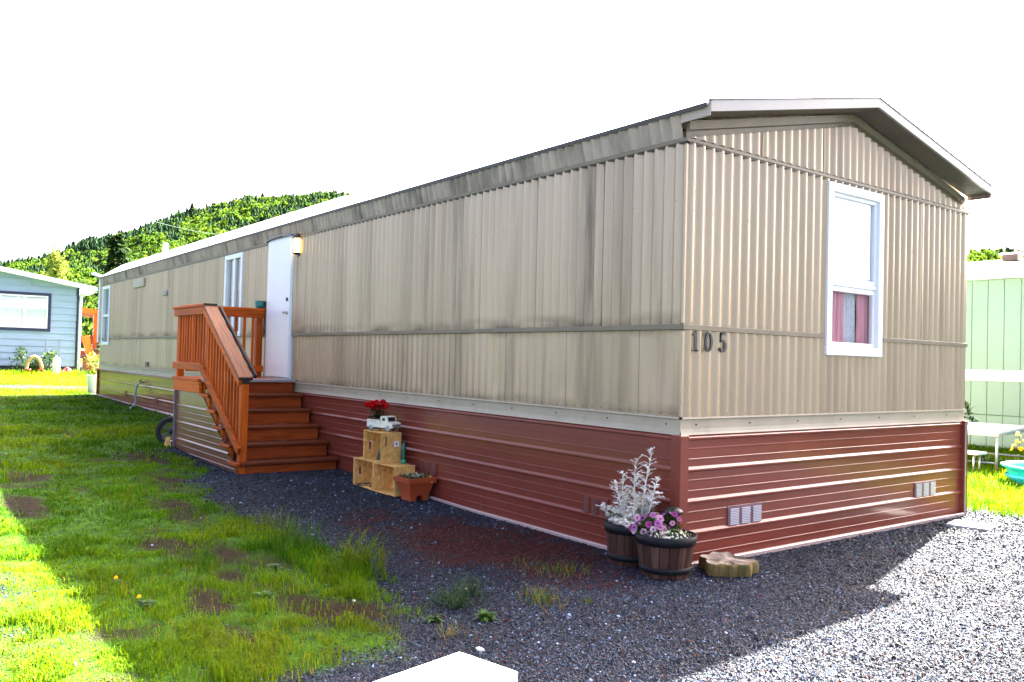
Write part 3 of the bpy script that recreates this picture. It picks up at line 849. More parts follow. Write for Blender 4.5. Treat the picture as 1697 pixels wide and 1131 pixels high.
# long-wall windows
def long_window(x0, x1, z0, z1, split, label):
    w_ = frame_rect('window', 'y', x0-.01, x1+.01, z0-.015, z1+.02, .075, -.03, .052, WHITE, home); w_['label'] = label
    if split == 'v':
        MB().box(((x0+x1)/2-.045,-.036,z0+.05), ((x0+x1)/2+.045,.02,z1-.05), ch=.004).build('mullion', WHITE, w_)
        cells = [(x0+.065, (x0+x1)/2-.045, z0+.06, z1-.055), ((x0+x1)/2+.045, x1-.065, z0+.06, z1-.055)]
    else:
        zm = (z0+z1)/2
        MB().box((x0+.05,-.036,zm-.03), (x1-.05,.02,zm+.03), ch=.004).build('meeting_rail', WHITE, w_)
        cells = [(x0+.065, x1-.065, z0+.06, zm-.03), (x0+.065, x1-.065, zm+.03, z1-.055)]
    for c in cells: MB().add([(c[0],-.004,c[2]),(c[1],-.004,c[2]),(c[1],-.004,c[3]),(c[0],-.004,c[3])], [(0,1,2,3)]).build('pane', GLASS, w_)
    MB().box((x0-.1,.5,z0-.2), (x1+.1,.52,z1+.1)).build('room_back', ROOMD, w_)
    return w_
w1 = long_window(*WINS[0], 'v', 'white sliding window beside the porch')
MB().box((-9.80,.05,1.75), (-9.46,.056,2.97)).build('blind', mat('grey_blind', (.42,.39,.37), .7), w1)
w2 = long_window(*WINS[1], 'h', 'white window near the far end of the wall')
q = MB()
for z_ in np.arange(1.62, 2.95, .05): q.box((-19.0,.06,z_), (-18.3,.066,z_+.042))
q.build('blind', mat('bluish_blind', (.45,.52,.55), .6), w2)
# ---- door
dr = MB().box((DOOR[0]+.035,-.060,DOOR[2]+.01), (DOOR[1]-.03,-.012,DOOR[3]-.01), ch=.004).build('door', DOORW, home, label='plain white front door')
frame_rect('door_frame', 'y', DOOR[0]-.005, DOOR[1]+.005, DOOR[2]-.03, DOOR[3]+.02, .034, -.02, .046, mat('door_frame_paint', (.62,.68,.72), .4, var=.05), home)
kx = DOOR[1]-.11
MB().lathe([(.0,.0),(.028,.0),(.030,.008),(.012,.012),(.011,.035),(.024,.042),(.027,.055),(.018,.066),(0,.068)], 14).rot(RX(R(90))).move((kx,-.060,2.02)).build('door_knob', STEEL, dr)
MB().lathe([(.0,.0),(.026,.0),(.026,.012),(.016,.018),(0,.018)], 12).rot(RX(R(90))).move((kx+.0,-.060,2.20)).build('deadbolt', BLACKM, dr)
MB().box((DOOR[0],-.07,DOOR[2]-.012), (DOOR[1],-.012,DOOR[2]+.004), ch=.002).build('threshold', GALV, dr)
q = MB(); pth = []
for k in range(13):
    t = k/12; x_ = DOOR[0]-.06+(DOOR[1]-DOOR[0]+.10)*t; zz = 3.07+.05*math.sin(math.pi*t)**.6
    pth.append((x_, zz))
for (xa, za), (xb, zb) in zip(pth[:-1], pth[1:]):
    q.add([(xa,-.075,za-.015),(xb,-.075,zb-.015),(xb,-.02,zb+.012),(xa,-.02,za+.012),(xa,-.072,za+.003),(xb,-.072,zb+.003),(xb,-.02,zb+.02),(xa,-.02,za+.02)],
          [(0,3,2,1),(4,5,6,7),(0,1,5,4)])
weld(q).build('door_canopy', mat('canopy_metal', (.12,.13,.14), .4, metal=.4), home)
# ---- porch lantern beside the door
lx, lz = -6.86, 2.93
ln = MB().box((lx-.055,-.042,lz-.15), (lx+.055,-.018,lz+.13), ch=.004).build('wall_lantern', BLACKM, home, label='black half-round lantern glowing amber beside the door')
AMB = mat('amber_glass', (.85,.62,.25), .3, var=.1, emit=((1,.62,.18), 1.1))
MB().lathe([(.062,-.105),(.066,0),(.062,.085)], 14, (lx,-.042,lz), a0=R(180), a1=R(360)).build('lamp_glass', AMB, ln)
MB().lathe([(0,.165),(.03,.158),(.06,.135),(.078,.10),(.080,.085),(.062,.085)], 14, (lx,-.042,lz), a0=R(180), a1=R(360)).build('lamp_cap', BLACKM, ln)
MB().lathe([(.072,-.105),(.076,-.112),(.05,-.13),(0,-.135)], 14, (lx,-.042,lz), a0=R(180), a1=R(360)).build('lamp_base', BLACKM, ln)
q = MB()
for a in (180, 225, 270, 315, 360):
    q.box((-.004,-.004,-.105), (.004,.004,.085)); q.v[-8:] = [(v[0]+lx+.068*math.cos(R(a)), v[1]-.042+.068*math.sin(R(a)), v[2]+lz) for v in q.v[-8:]]
q.lathe([(.069,.028),(.069,.036)], 14, (lx,-.042,lz), a0=R(180), a1=R(360))
q.build('lamp_cage', BLACKM, ln)
# ---- house number 1 0 5
def digit(strokes, yb, zb, h):
    q = MB()
    for s in strokes:
        q.prism([(a*h, b*h) for a, b in s], (.010,0,0), (.036, yb, zb), (0,1,0), (0,0,1))
    return q.build('house_digit', BLACKM, home, fix=True)
def ring(cx, cy, rx, ry, tx, ty, a0=0, a1=360, n=20):
    out = []
    for k in range(n):
        b0, b1 = R(a0+(a1-a0)*k/n), R(a0+(a1-a0)*(k+1)/n)
        out.append([(cx+rx*math.cos(b0), cy+ry*math.sin(b0)), (cx+rx*math.cos(b1), cy+ry*math.sin(b1)),
                    (cx+(rx-tx)*math.cos(b1), cy+(ry-ty)*math.sin(b1)), (cx+(rx-tx)*math.cos(b0), cy+(ry-ty)*math.sin(b0))])
    return out
hd = .145; zd = 1.537
digit([[(.12,0),(.32,0),(.32,1),(.22,1),(.02,.86),(.02,.78),(.12,.82)], [(.02,0),(.42,0),(.42,.07),(.02,.07)]], .062, zd, hd)
digit(ring(.30,.5,.30,.5,.17,.09), .196, zd, hd)
digit(ring(.30,.32,.30,.33,.17,.10,-150,125) + [[(.13,.50),(.13,1.0),(.22,1.0),(.22,.50)], [(.13,.88),(.54,.88),(.56,1.0),(.13,1.0)], [(.0,.13),(.11,.06),(.16,.17),(.07,.24)]], .352, zd, hd)
# ---- small fittings on the long wall
MB().box((-15.84,-.075,2.80), (-14.96,-.012,2.985), ch=.012).build('exhaust_hood', SID_B, home)
MB().box((-13.52,-.06,2.53), (-13.23,-.012,2.63), ch=.01).build('wall_vent', mat('vent_grey', (.30,.28,.25), .5), home)
MB().box((-14.72,-.045,1.10), (-14.55,-.012,1.20), ch=.006).build('outlet_box', mat('outlet_brown', (.14,.11,.085), .5), home)
sp = MB().tube([(-14.9,-.01,.76),(-14.9,-.10,.76),(-14.9,-.14,.70)], .018, 8).build('spigot', GALV, home)
MB().tube([(-14.98,-.09,.80),(-14.82,-.09,.80)], .015, 8).build('tap_handle', BLACKM, sp)
HOSE = mat('grey_hose', (.20,.25,.28), .45, var=.15); HOSEL = mat('pale_hose', (.55,.62,.62), .45, var=.12)
tag(MB().tube([(-14.9,-.145,.69),(-14.92,-.17,.55),(-14.9,-.16,.38),(-14.84,-.20,.27),(-14.6,-.32,.25),(-14.2,-.42,.245)], [.022,.024,.018,.018,.018,.018], 8).build('garden_hose', HOSE),
    'grey garden hose hanging from the wall tap to the grass', 'hose')
def coil(name, label, m_, cx, cz, rx, rz, y, r, turns, a0):
    P = []
    for k in range(int(22*turns)):
        a = a0+2*math.pi*k/22; P.append((cx+rx*math.cos(a), y-.01*k/22, cz+rz*math.sin(a)))
    tag(MB().tube(P, r, 7).build(name, m_), label, 'hose')
coil('garden_hose', 'thick pale hose looped beside the wooden porch', HOSEL, -9.35, .66, .42, .36, -.75, .024, 1.4, 1.4)
coil('garden_hose', 'thin pale cable looped below the thick hose', mat('thin_cable', (.45,.42,.30), .5), -9.45, .55, .46, .36, -.70, .009, 1.2, 1.8)
# ------------------------------------------------------------------ wooden porch with stairs
PX0, PX1, PY0, PY1 = -8.12, -6.85, -1.25, -.045      # deck
ZD = 1.095
porch = thing('wooden_porch', 'orange stained wooden porch with six steps, railings and metal sided base', 'porch', (-6.8,-.65,0))
RISE, RUN = ZD/6, .2795
for k in range(5):                                     # treads, lowest first
    zt = RISE*(k+1); x1 = -5.45-RUN*k; m = WT
    MB().box((x1-.295, PY0-(.03 if k else .0), zt-.036), (x1+.012, PY1+.02, zt), ch=.007).build('tread', m, porch)
for k in range(6):
    zt = RISE*(k+1)-.037; x1 = -5.478-RUN*k
    MB().box((x1-.034, PY0+.075, RISE*k+(0.001 if k else -.03)), (x1, PY1, zt-.001 if k < 5 else ZD-.037), ch=.003).build('riser', WRIS, porch)
nb = 9; bw = (PX1+.03-PX0)/nb
PALEDK = mat('pale_deck_boards', (.36,.31,.31), .35, var=.2, vscale=6, stretch=(3,.3,3))  # paler, smoother boards at the stair end of the deck
for k in range(nb): MB().box((PX0+bw*k+.003, PY0, ZD-.036), (PX0+bw*(k+1)-.003, PY1+.02, ZD), ch=.004).build('deck_board', PALEDK if k > nb-4 else WD['y'], porch)
# rim boards and stringers
MB().box((PX0+.08, PY0-.045, ZD-.185), (PX1-.05, PY0-.006, ZD-.038), ch=.004).build('rim_board', WD['x'], porch)
MB().box((PX0, PY0-.05, ZD-.036+.002), (PX1-.10, PY0-.003, ZD+.002), ch=.004).build('deck_edge', WD['x'], porch)
MB().box((PX0-.04, PY0, ZD-.185), (PX0-.002, PY1, ZD-.038), ch=.004).build('rim_board', WD['y'], porch)
def stringer(y0, y1, nm='stringer'):
    poly = [(-5.50,-.02)]
    for k in range(6):
        poly += [(-5.513-RUN*k, RISE*k-.037 if k else -.02), (-5.513-RUN*k, RISE*(k+1)-.038)]
    poly += [(-7.02, ZD-.038), (-7.02, ZD-.30), (-5.75,-.02)]
    return MB().prism(poly, (0,y1-y0,0), (0,y0,0), (1,0,0), (0,0,1)).build(nm, WD['x'], porch, fix=True)
stringer(PY0+.005, PY0+.043); stringer(PY1-.05, PY1-.012)
# newel post, deck posts
def post(nm, x, y, z0, z1, w=.088, m=WD['z']): return MB().box((x-w/2, y-w/2, z0), (x+w/2, y+w/2, z1), ch=.005).build(nm, m, porch)
NX, NY = -5.52, PY0+.045
post('post', NX, NY, RISE*1+.001, 1.14)
MB().box((NX-.035, NY-.030, .0), (NX+.03, NY+.034, RISE-.037), ch=.003).build('post_foot', WD['z'], porch)
MB().box((NX-.0455,NY-.0455,1.082), (NX+.0455,NY+.0455,1.138)).build('post_end_grain', WEND, porch)
post('post', -6.83, NY, ZD+.001, 2.0)
post('post', PX0+.05, NY, ZD+.001, 2.0)
post('post', PX0+.05, -.105, ZD+.001, 2.06)
# top cap rail: level over the deck, then sloping to the newel
CX = -6.80
MB().box((PX0-.06, PY0-.055, 2.022), (CX+.01, PY0+.115, 2.060), ch=.005).build('cap_rail', WD['x'], porch)
MB().box((CX+.011, PY0-.055, 2.018), (CX+.020, PY0+.115, 2.058)).build('board_end', WEND, porch)
sl = MB().bar((CX-.02, PY0+.03, 2.030), (NX+.085, PY0+.03, 1.148), .165, .038, ch=.005); sl.build('cap_rail', WCAP, porch)
MB().bar((NX+.0865, PY0+.03, 1.1475), (NX+.092, PY0+.03, 1.1440), .160, .036).build('board_end', WEND, porch)
# outer fascia of rails (2x4 on edge, outside the balusters)
MB().box((PX0-.03, PY0-.038, 1.925), (CX-.03, PY0-.0005, 2.020), ch=.004).build('top_rail', WD['x'], porch)
MB().bar((CX-.07, PY0-.019, 1.988), (NX+.05, PY0-.019, 1.098), .038, .088, ch=.004).build('top_rail', WD['x'], porch)
MB().box((PX0-.03, PY0-.038, 1.200), (-6.885, PY0-.0005, 1.295), ch=.004).build('bottom_rail', WD['x'], porch)
MB().bar((-6.905, PY0-.019, 1.238), (-5.44, PY0-.019, .318), .038, .092, ch=.004).build('bottom_rail', WD['x'], porch)
# inner twin of the sloping bottom rail (seen edge-on from above)
MB().bar((-6.83, PY0+.045, 1.215), (-5.57, PY0+.045, .42), .038, .085, ch=.004).build('bottom_rail', WCAP, porch)
# balusters: level run, then the sloping run
bs = []
for x in np.linspace(PX0+.13, -6.95, 10): bs.append((x, 1.215, 1.99))
for x in np.linspace(-6.745, -5.63, 11):
    t = (x-CX)/(NX+.05-CX); zc = 1.988+t*(1.098-1.988); t2 = (x+6.905)/(-5.44+6.905); zl = 1.238+t2*(.318-1.238)
    bs.append((x, zl-.02, zc+.02))
for x, za, zb in bs: MB().box((x-.019, PY0+.001, za), (x+.019, PY0+.026, zb), ch=.003).build('baluster', WD['z'], porch)
# rail across the far end of the deck
RXE = PX0+.05
MB().box((RXE-.07, PY0+.12, 2.062), (RXE+.07, -.035, 2.098), ch=.005).build('cap_rail', WD['y'], porch)
MB().box((RXE+.046, PY0+.10, 1.955), (RXE+.082, -.05, 2.060), ch=.004).build('top_rail', WD['y'], porch)
MB().box((RXE+.046, PY0+.10, 1.17), (RXE+.082, -.05, 1.26), ch=.004).build('bottom_rail', WD['y'], porch)
for y in np.arange(-1.08, -.16, .125): MB().box((RXE+.018, y-.019, 1.18), (RXE+.0455, y+.019, 2.05), ch=.003).build('baluster', WD['z'], porch)
# dark graspable handrail inside the stair rail
MB().bar((-7.0,-1.03,2.03), (-5.63,-1.03,1.165), .035, .055, ch=.01).build('handrail', WDK, porch)
MB().bar((-6.86,-1.04,1.94), (-6.84,-1.17,1.92), .03, .03).build('handrail_bracket', WDK, porch)
MB().bar((-5.66,-1.04,1.18), (-5.56,-1.17,1.10), .03, .03).build('handrail_bracket', WDK, porch)
# metal skirting under the porch, cut to the line of the stairs
BRN = mat('brown_metal', (.17,.062,.03), .34, var=.1, vscale=1.5, stretch=(1,1,3), spec=.5, ior=1.5, coat=.22, coat_r=.14, rvar=.05)
zt_, zb_ = ZD-.19, -.05
pr = []
c0 = .705
for i in range(5):
    c = c0-.2286*i
    for (cc, hg, hw) in ((c,.015,.020), (c-.076,.004,.007), (c-.152,.004,.007)):
        if cc-hw > zb_: pr += [(.0, cc+hw*.3+hg*1.05), (hg, cc+hw*.3), (hg, cc-hw*.3), (.0, cc-hw*.3-hg*.5)]
pr = [(0, zt_)]+[(0, zt_-.06), (.006, zt_-.07), (.006,zt_-.08), (0,zt_-.09)]*0+pr+[(0, zb_)]
q = MB(); xl = -7.98
def xr(z):   # right edge follows the stringer
    return np.interp(z, [-.05, .02, ZD-.19], [-5.385, -5.40, -6.90])
for (d0, za), (d1, zb) in zip(pr[:-1], pr[1:]):
    q.add([(xl, PY0-.008-d0, za), (xr(za), PY0-.008-d0, za), (xr(zb), PY0-.008-d1, zb), (xl, PY0-.008-d1, zb)], [(0,3,2,1)])
q.build('skirting_sheet', BRN, porch, fix=False)
MB().box((xl-.022, PY0-.045, -.02), (xl, PY0-.008, ZD-.19), ch=.003).build('skirting_edge', mat('skirt_edge_metal', (.20,.14,.14), .4), porch)
MB().bar((-7.25, PY0-.03, .062), (-5.43, PY0-.03, -.002), .022, .026, ch=.006).build('skirting_foot', TRACK, porch)
for k in range(5):      # open triangles of the stair side: tread ends and blocking
    zt = RISE*(k+1); x1 = -5.45-RUN*k
    MB().box((x1-.295, PY0-.045, zt-.0355), (x1+.010, PY0-.0302 if k else PY0-.0005, zt-.001), ch=.004).build('tread_end', WD['x'], porch)

# teal pot on the rail
TEAL = mat('teal_glaze', (.008,.20,.20), .2, var=.1, spec=.6, coat=.4)
SOIL = mat('potting_soil', (.025,.016,.011), .95, var=.4, vscale=40, bump=.01, bscale=60)
tp = thing('flower_pot', 'small round teal flower pot on the porch rail', 'flower pot', (-8.07,-.10,2.099))
MB().lathe([(0,0),(.045,0),(.066,.03),(.074,.065),(.072,.10),(.076,.106),(.072,.112),(.064,.108),(.062,.09),(0,.088)], 24, (-8.07,-.10,2.099)).build('pot_body', TEAL, tp)
MB().lathe([(0,.093),(.0615,.091)], 20, (-8.07,-.10,2.099)).build('soil', SOIL, tp)

# wheel leaning behind the porch
RUB = mat('tyre_rubber', (.012,.012,.012), .75, var=.3, vscale=30)
def wheel(name, label, c, r, rw, ax_rot, cat='wheel'):
    t = thing(name, label, cat, (c[0], c[1], c[2]-r))
    def place(q): return q.rot(RX(R(90))).rot(ax_rot).move(c)
    pr = [(r*.66,-rw*.32),(r*.72,-rw*.48),(r*.9,-rw*.5),(r*.985,-rw*.34),(r,0),(r*.985,rw*.34),(r*.9,rw*.5),(r*.72,rw*.48),(r*.66,rw*.32)]
    place(MB().lathe(pr, 28)).build('tyre', RUB, t)
    place(MB().lathe([(r*.67,-rw*.36),(r*.62,-rw*.3),(r*.6,0),(r*.62,rw*.3),(r*.67,rw*.36)], 28)).build('rim', STEEL, t)
    for k in range(5):
        a = 2*math.pi*k/5
        place(MB().bar((r*.1*math.cos(a), r*.1*math.sin(a), 0), (r*.63*math.cos(a), r*.63*math.sin(a), 0), r*.2, rw*.25, ch=.003)).build('spoke', mat('grey_spoke', (.10,.10,.10), .5), t)
    place(MB().lathe([(0,-rw*.4),(r*.15,-rw*.4),(r*.16,0),(r*.15,rw*.4),(0,rw*.4)], 14)).build('hub', BLACKM, t)
    return t
wheel('wheel', 'black spoked wheel leaning behind the porch base', (-8.42,-1.20,.30), .21, .085, RZ(R(66)))
wb = MB().prism([(0,0),(.16,0),(.16,.03),(.12,.17)], (0,.06,0), (-8.16,-1.37,.09), (1,0,0), (0,0,1)).build('wood_offcut', PINE, fix=True)
tag(wb, 'wedge shaped wood offcut propped against the wheel', 'wood block')

# ------------------------------------------------------------------ crates, toy truck, ornaments
def crate(label, x0, x1, y0, y1, z0, z1, stick=False, rotz=0.0, grp='pine crates stacked by the skirting'):
    """open box lying on its side, mouth towards the viewer (-y); ends with hand holes, slatted top/bottom/back"""
    c = thing('wooden_crate', label, 'crate', ((x0+x1)/2, (y0+y1)/2, z0), grp)
    piv = ((x0+x1)/2, (y0+y1)/2, z0); rm = RZ(rotz); t = .014
    def bld(q, nm): return q.rot(rm, piv).build(nm, PINE, c)
    # end panels (left and right) with an oval hand hole near the mouth
    for s, xa in ((0, x0), (1, x1-t)):
        q = MB(); hy0, hy1 = y0+.065, y0+.085; hz0, hz1 = z0+(z1-z0)*.32, z0+(z1-z0)*.66
        q.box((xa, y0, z0), (xa+t, hy0, z1), ch=.0015); q.box((xa, hy1+.012, z0), (xa+t, y1, z1), ch=.0015)
        q.box((xa, hy0, z0), (xa+t, hy1+.012, hz0)); q.box((xa, hy0, hz1), (xa+t, hy1+.012, z1))
        bld(q, 'end_panel')
    n = 3; d = (y1-y0)/n
    for k in range(n):
        bld(MB().box((x0+t, y0+d*k+.002, z0), (x1-t, y0+d*(k+1)-.002, z0+.011), ch=.0015), 'slat')
        bld(MB().box((x0+t, y0+d*k+.002, z1-.011), (x1-t, y0+d*(k+1)-.002, z1), ch=.0015), 'slat')
    hgt = (z1-z0-.024)/3
    for k in range(3):
        bld(MB().box((x0+t, y1-.011, z0+.012+hgt*k+.002), (x1-t, y1, z0+.012+hgt*(k+1)-.002), ch=.0015), 'slat')
    if stick:
        st = MB().box((x1+.0005, y0+.15, z1-.15), (x1+.0015, y0+.21, z1-.09)).rot(rm, piv).build('price_sticker', mat('sticker_white', (.75,.72,.70), .5, var=.03), c)
        MB().box((x1+.0016, y0+.172, z1-.132), (x1+.002, y0+.188, z1-.108)).rot(rm, piv).build('sticker_print', INK, st)
        MB().box((x1+.0005, y0+.05, z1-.14), (x1+.0013, y0+.062, z1-.04)).rot(rm, piv).build('stencil_print', INK, c)
    return c
CY0, CY1 = -.345, -.105
crate('pine crate on the ground, left of the bottom pair, next to the steps', -4.42,-3.972, CY0, CY1, .014, .319)
crate('pine crate on the ground half hidden by the terracotta planter', -3.955,-3.505, CY0, CY1, .014, .319, rotz=R(1.5))
crate('topmost pine crate with a white sticker, carrying the toy truck', -4.21,-3.78, -.345, CY1-.005, .3195, .6405, True, R(-2))
# small stone arch inside the top crate
STN = mat('mossy_stone', (.13,.11,.065), .8, var=.35, vscale=30, bump=.006, bscale=50)
q = MB(); P = []; 
for k in range(13):
    a = R(180-180*k/12); P.append((-3.955+.052*math.cos(a), -.25, .333+.10*math.sin(a)))
tag(q.tube(P, [.030+.004*math.sin(k*2.1) for k in range(13)], 9).build('stone_arch', STN), 'small mossy stone arch ornament inside the top crate', 'ornament')
# green cactus figurine on the lower crate
CACT = mat('green_figurine', (.03,.12,.07), .4, var=.3, vscale=30)
cc = thing('cactus_ornament', 'slim dark green cactus figurine standing right of the top crate', 'ornament', (-3.70,-.13,.3195))
q = MB().lathe([(0,0),(.030,.0),(.028,.03),(.016,.045)], 12, (-3.70,-.13,.3195)); q.build('base', mat('green_base', (.02,.28,.12), .35), cc)
q = MB(); 
pr = [(.016,.03),(.021,.09),(.022,.16),(.018,.20),(.008,.22),(0,.222)]
n = 18
for (r, z) in pr:
    pass
vs = []; fs = []
for i, (r, z) in enumerate(pr):
    for j in range(n):
        a = 2*math.pi*j/n; rr = r*(1+.14*(1 if j % 2 else -1)); vs.append((-3.70+rr*math.cos(a), -.13+rr*math.sin(a), .3195+z))
for i in range(len(pr)-1):
    for j in range(n): fs.append((i*n+j, i*n+(j+1) % n, (i+1)*n+(j+1) % n, (i+1)*n+j))
q.add(vs, fs, True).build('stem', CACT, cc)
# toy truck planter
TRK = mat('cream_truck_paint', (.74,.70,.56), .45, var=.08, vscale=8, dirt=((.35,.25,.15), 14, (1,1,1), .66, .8, .5))
CHR = mat('worn_chrome', (.30,.30,.31), .35, metal=.8, var=.25, vscale=20)
tl_ = Vector((-3.985,-.215,.641)); trm = RZ(R(18)); TS = .74
truck = thing('toy_truck_planter', 'cream metal toy pickup truck planter on the top crate', 'planter', tl_)
def T(q):
    q.v = [(v[0]*TS, v[1]*TS, v[2]*TS) for v in q.v]; return q.rot(trm).move(tl_)
def tb(q, nm, m_, par=None): return T(q).build(nm, m_, par or truck)
# local: +x is forward; body 0.50 long
bed = MB()
bed.box((-.255,-.095,.055), (.005,-.085,.165), ch=.002); bed.box((-.255,.085,.055), (.005,.095,.165), ch=.002)
bed.box((-.255,-.085,.055), (-.245,.085,.165), ch=.002); bed.box((-.005,-.085,.055), (.005,.085,.165), ch=.002); bed.box((-.245,-.085,.055), (-.005,.085,.063))
tb(bed, 'truck_bed', TRK)
cabp = [(.01,.055),(.01,.205),(.03,.222),(.12,.222),(.135,.212),(.158,.145),(.225,.132),(.245,.115),(.25,.06),(.225,.055)]
cab = tb(MB().prism(cabp, (0,.19,0), (0,-.095,0), (1,0,0), (0,0,1)), 'cab', TRK)
ws = MB().add([(.1385,-.075,.205),(.1585,-.075,.150),(.1585,.075,.150),(.1385,.075,.205)], [(0,1,2,3)]); ws.move((.0025,0,.001)); tb(ws, 'windscreen', mat('dark_glass', (.02,.02,.02), .15), cab)
for s in (-1, 1): tb(MB().box((.055, s*.0952, .155), (.105, s*.0962, .198)), 'side_window', mat('dark_glass2', (.03,.025,.02), .2), cab)
tb(MB().box((.246,-.085,.060), (.262,.085,.076), ch=.004), 'bumper', CHR)
tb(MB().box((.247,-.05,.082), (.2535,.05,.108), ch=.002), 'grille', CHR)
for s in (-1, 1): tb(MB().lathe([(0,.008),(.016,.006),(.019,0)], 12).rot(RY(R(90))).move((.247, s*.072, .098)), 'headlight', CHR)
for s in (-1, 1):
    tb(MB().lathe([(.062,-.004),(.062,.004)], 14, a0=0, a1=math.pi).rot(RX(R(90))).move((.16, s*.0955, .05)), 'fender', TRK)
for wx in (-.17, .16):
    for s in (-1, 1):
        wloc = Vector((wx, s*.088, .045))
        w_ = tb(MB().lathe([(0,-.012),(.030,-.012),(.043,-.010),(.045,0),(.043,.010),(.030,.012),(0,.012)], 18).rot(RX(R(90))).move(wloc), 'wheel', CHR)
tb(MB().box((-.24,-.02,.035), (.22,.02,.055)), 'chassis', BLACKM)
# ------------------------------------------------------------------ leaves and flowers
LEAF = leaf_mat('plant_leaf', .45, .35)
SILV = leaf_mat('silver_leaf', .8, .15, .08, (1,1,1.6), .1)
PETAL = leaf_mat('flower_petal', .6, .3, .06, (1,1,1.8), .2)
def leaf_verts(p, d, up, ln, wd, curl=.2):
    """kite leaf of 6 points (two quads-ish = 4 tris)"""
    d = d/np.linalg.norm(d); s = np.cross(d, up); s = s/(np.linalg.norm(s)+1e-9); u = np.cross(s, d)
    return np.array([p, p+d*ln*.45+s*wd*.5+u*ln*curl*.3, p+d*ln*.5+u*ln*curl*.18, p+d*ln*.45-s*wd*.5+u*ln*curl*.3, p+d*ln-u*ln*curl*.5])
LEAF_F = np.array([(0,1,2),(0,2,3),(2,1,4),(3,2,4)])
class Foliage:
    def __init__(s): s.V = []; s.F = []; s.C = []; s.n = 0
    def add(s, v, f, c):
        v = np.asarray(v, float); s.V.append(v); s.F.append(np.asarray(f)+s.n); s.C.append(np.tile(np.asarray(c, float), (len(v), 1))); s.n += len(v)
    def leaf(s, p, d, ln, wd, c, up=(0,0,1), curl=.2): s.add(leaf_verts(np.array(p, float), np.array(d, float), np.array(up, float)+1e-3, ln, wd, curl), LEAF_F, c)
    def blade(s, p, d, h, w, bend, c):
        p = np.array(p, float); d = np.array(d, float); d[2] = 0; d = d/(np.linalg.norm(d)+1e-9); sd_ = np.array([-d[1], d[0], 0])
        pts = []
        for t, ww in ((0,1),(.35,.85),(.7,.55)):
            c0 = p+np.array([0,0,h*t*(1-.25*bend*t)])+d*h*bend*t*t
            pts += [c0-sd_*w*ww*.5, c0+sd_*w*ww*.5]
        pts.append(p+np.array([0,0,h*(1-.3*bend)])+d*h*bend)
        s.add(pts, [(0,1,3),(0,3,2),(2,3,5),(2,5,4),(4,5,6)], c)
    def stem(s, P, r, c):
        m = MB().tube(P, r, 4, cap=False); fs = [(a,b,c_) for a,b,c_,d in m.f]+[(a,c_,d) for a,b,c_,d in m.f]
        s.add(np.array(m.v), fs, c)
    def flower(s, p, nrm, r, c, cen, npet=5, cr=.28):
        nrm = np.array(nrm, float); nrm /= np.linalg.norm(nrm); a = np.cross(nrm, [0,0,1.]); a = a/(np.linalg.norm(a)+1e-6) if np.linalg.norm(a) > .05 else np.array([1.,0,0]); b = np.cross(nrm, a)
        p = np.array(p, float)
        for k in range(npet):
            an = 2*math.pi*k/npet+.3; da = a*math.cos(an)+b*math.sin(an); sb = -a*math.sin(an)+b*math.cos(an)
            s.add([p, p+da*r*.65-sb*r*.48+nrm*r*.12, p+da*r*1.0+nrm*r*.05, p+da*r*.65+sb*r*.48+nrm*r*.12], [(0,1,2),(0,2,3)], np.array(c)*rng.uniform(.9,1.1))
        if cen is not None:
            q = [p+nrm*r*.16+(a*math.cos(t)+b*math.sin(t))*r*cr for t in np.linspace(0, 2*math.pi, 6)[:-1]]+[p+nrm*r*.26]
            s.add(q, [(k, (k+1) % 5, 5) for k in range(5)], cen)
    def build(s, name, m, parent=None):
        org = np.array(world_org(parent)[:]) if parent is not None else np.zeros(3)
        return fast_mesh(name, np.concatenate(s.V)-org, np.concatenate(s.F), m, 3, np.concatenate(s.C), False, parent)
def rdir(r, zlo=-.2, zhi=1):
    a = r.uniform(0, 6.283); z = r.uniform(zlo, zhi); k = math.sqrt(max(0, 1-z*z)); return np.array([k*math.cos(a), k*math.sin(a), z])
GR1 = np.array([.022,.070,.007]); GR2 = np.array([.050,.125,.010]); YG = np.array([.11,.16,.014]); STRAW = np.array([.20,.135,.05])

# red geranium in the truck bed
r = np.random.default_rng(31)
gp = thing('red_flowers', 'bright red flowers with dark leaves growing in the toy truck', 'flowers', tl_ + trm @ Vector((-.10,0,.052)))
fo_ = Foliage(); fl = Foliage()
c0 = np.array((tl_ + trm @ Vector((-.10,0,.12)))[:])
for k in range(170):
    p_ = c0+np.array([r.normal(0,.055), r.normal(0,.04), r.uniform(-.02,.13)]); fo_.leaf(p_, rdir(r,-.1,.8), r.uniform(.03,.05), .034, np.array([.012,.03,.008])*r.uniform(.7,1.6))
for k in range(13):
    a = np.array([r.normal(0,.085), r.normal(0,.045), r.uniform(.12,.19)])
    fo_.stem([c0, c0+a], [.003,.002], (.04,.09,.02))
    for j in range(13):
        d = rdir(r,-.3,1); fl.flower(c0+a+d*r.uniform(.008,.024), d, .027, (.50,.003,.006), None, 5)
fo_.build('leaves', LEAF, gp); fl.build('blossoms', PETAL, gp)

# terracotta window-box planter with white alyssum
TERR = mat('terracotta_plastic', (.38,.068,.020), .5, var=.08, vscale=4, spec=.4)
pl = thing('terracotta_planter', 'terracotta rectangular planter with small white flowers beside the crates', 'planter', (-3.325,-.205,0))
pc = Vector((-3.325,-.205,0)); prm = RZ(R(90))
def TP(q): return q.rot(prm).move(pc)
def frust(a0, b0, z0, a1, b1, z1):
    return [(-a0,-b0,z0),(a0,-b0,z0),(a0,b0,z0),(-a0,b0,z0),(-a1,-b1,z1),(a1,-b1,z1),(a1,b1,z1),(-a1,b1,z1)]
q = MB()
A0, B0, A1, B1 = .105, .100, .140, .140
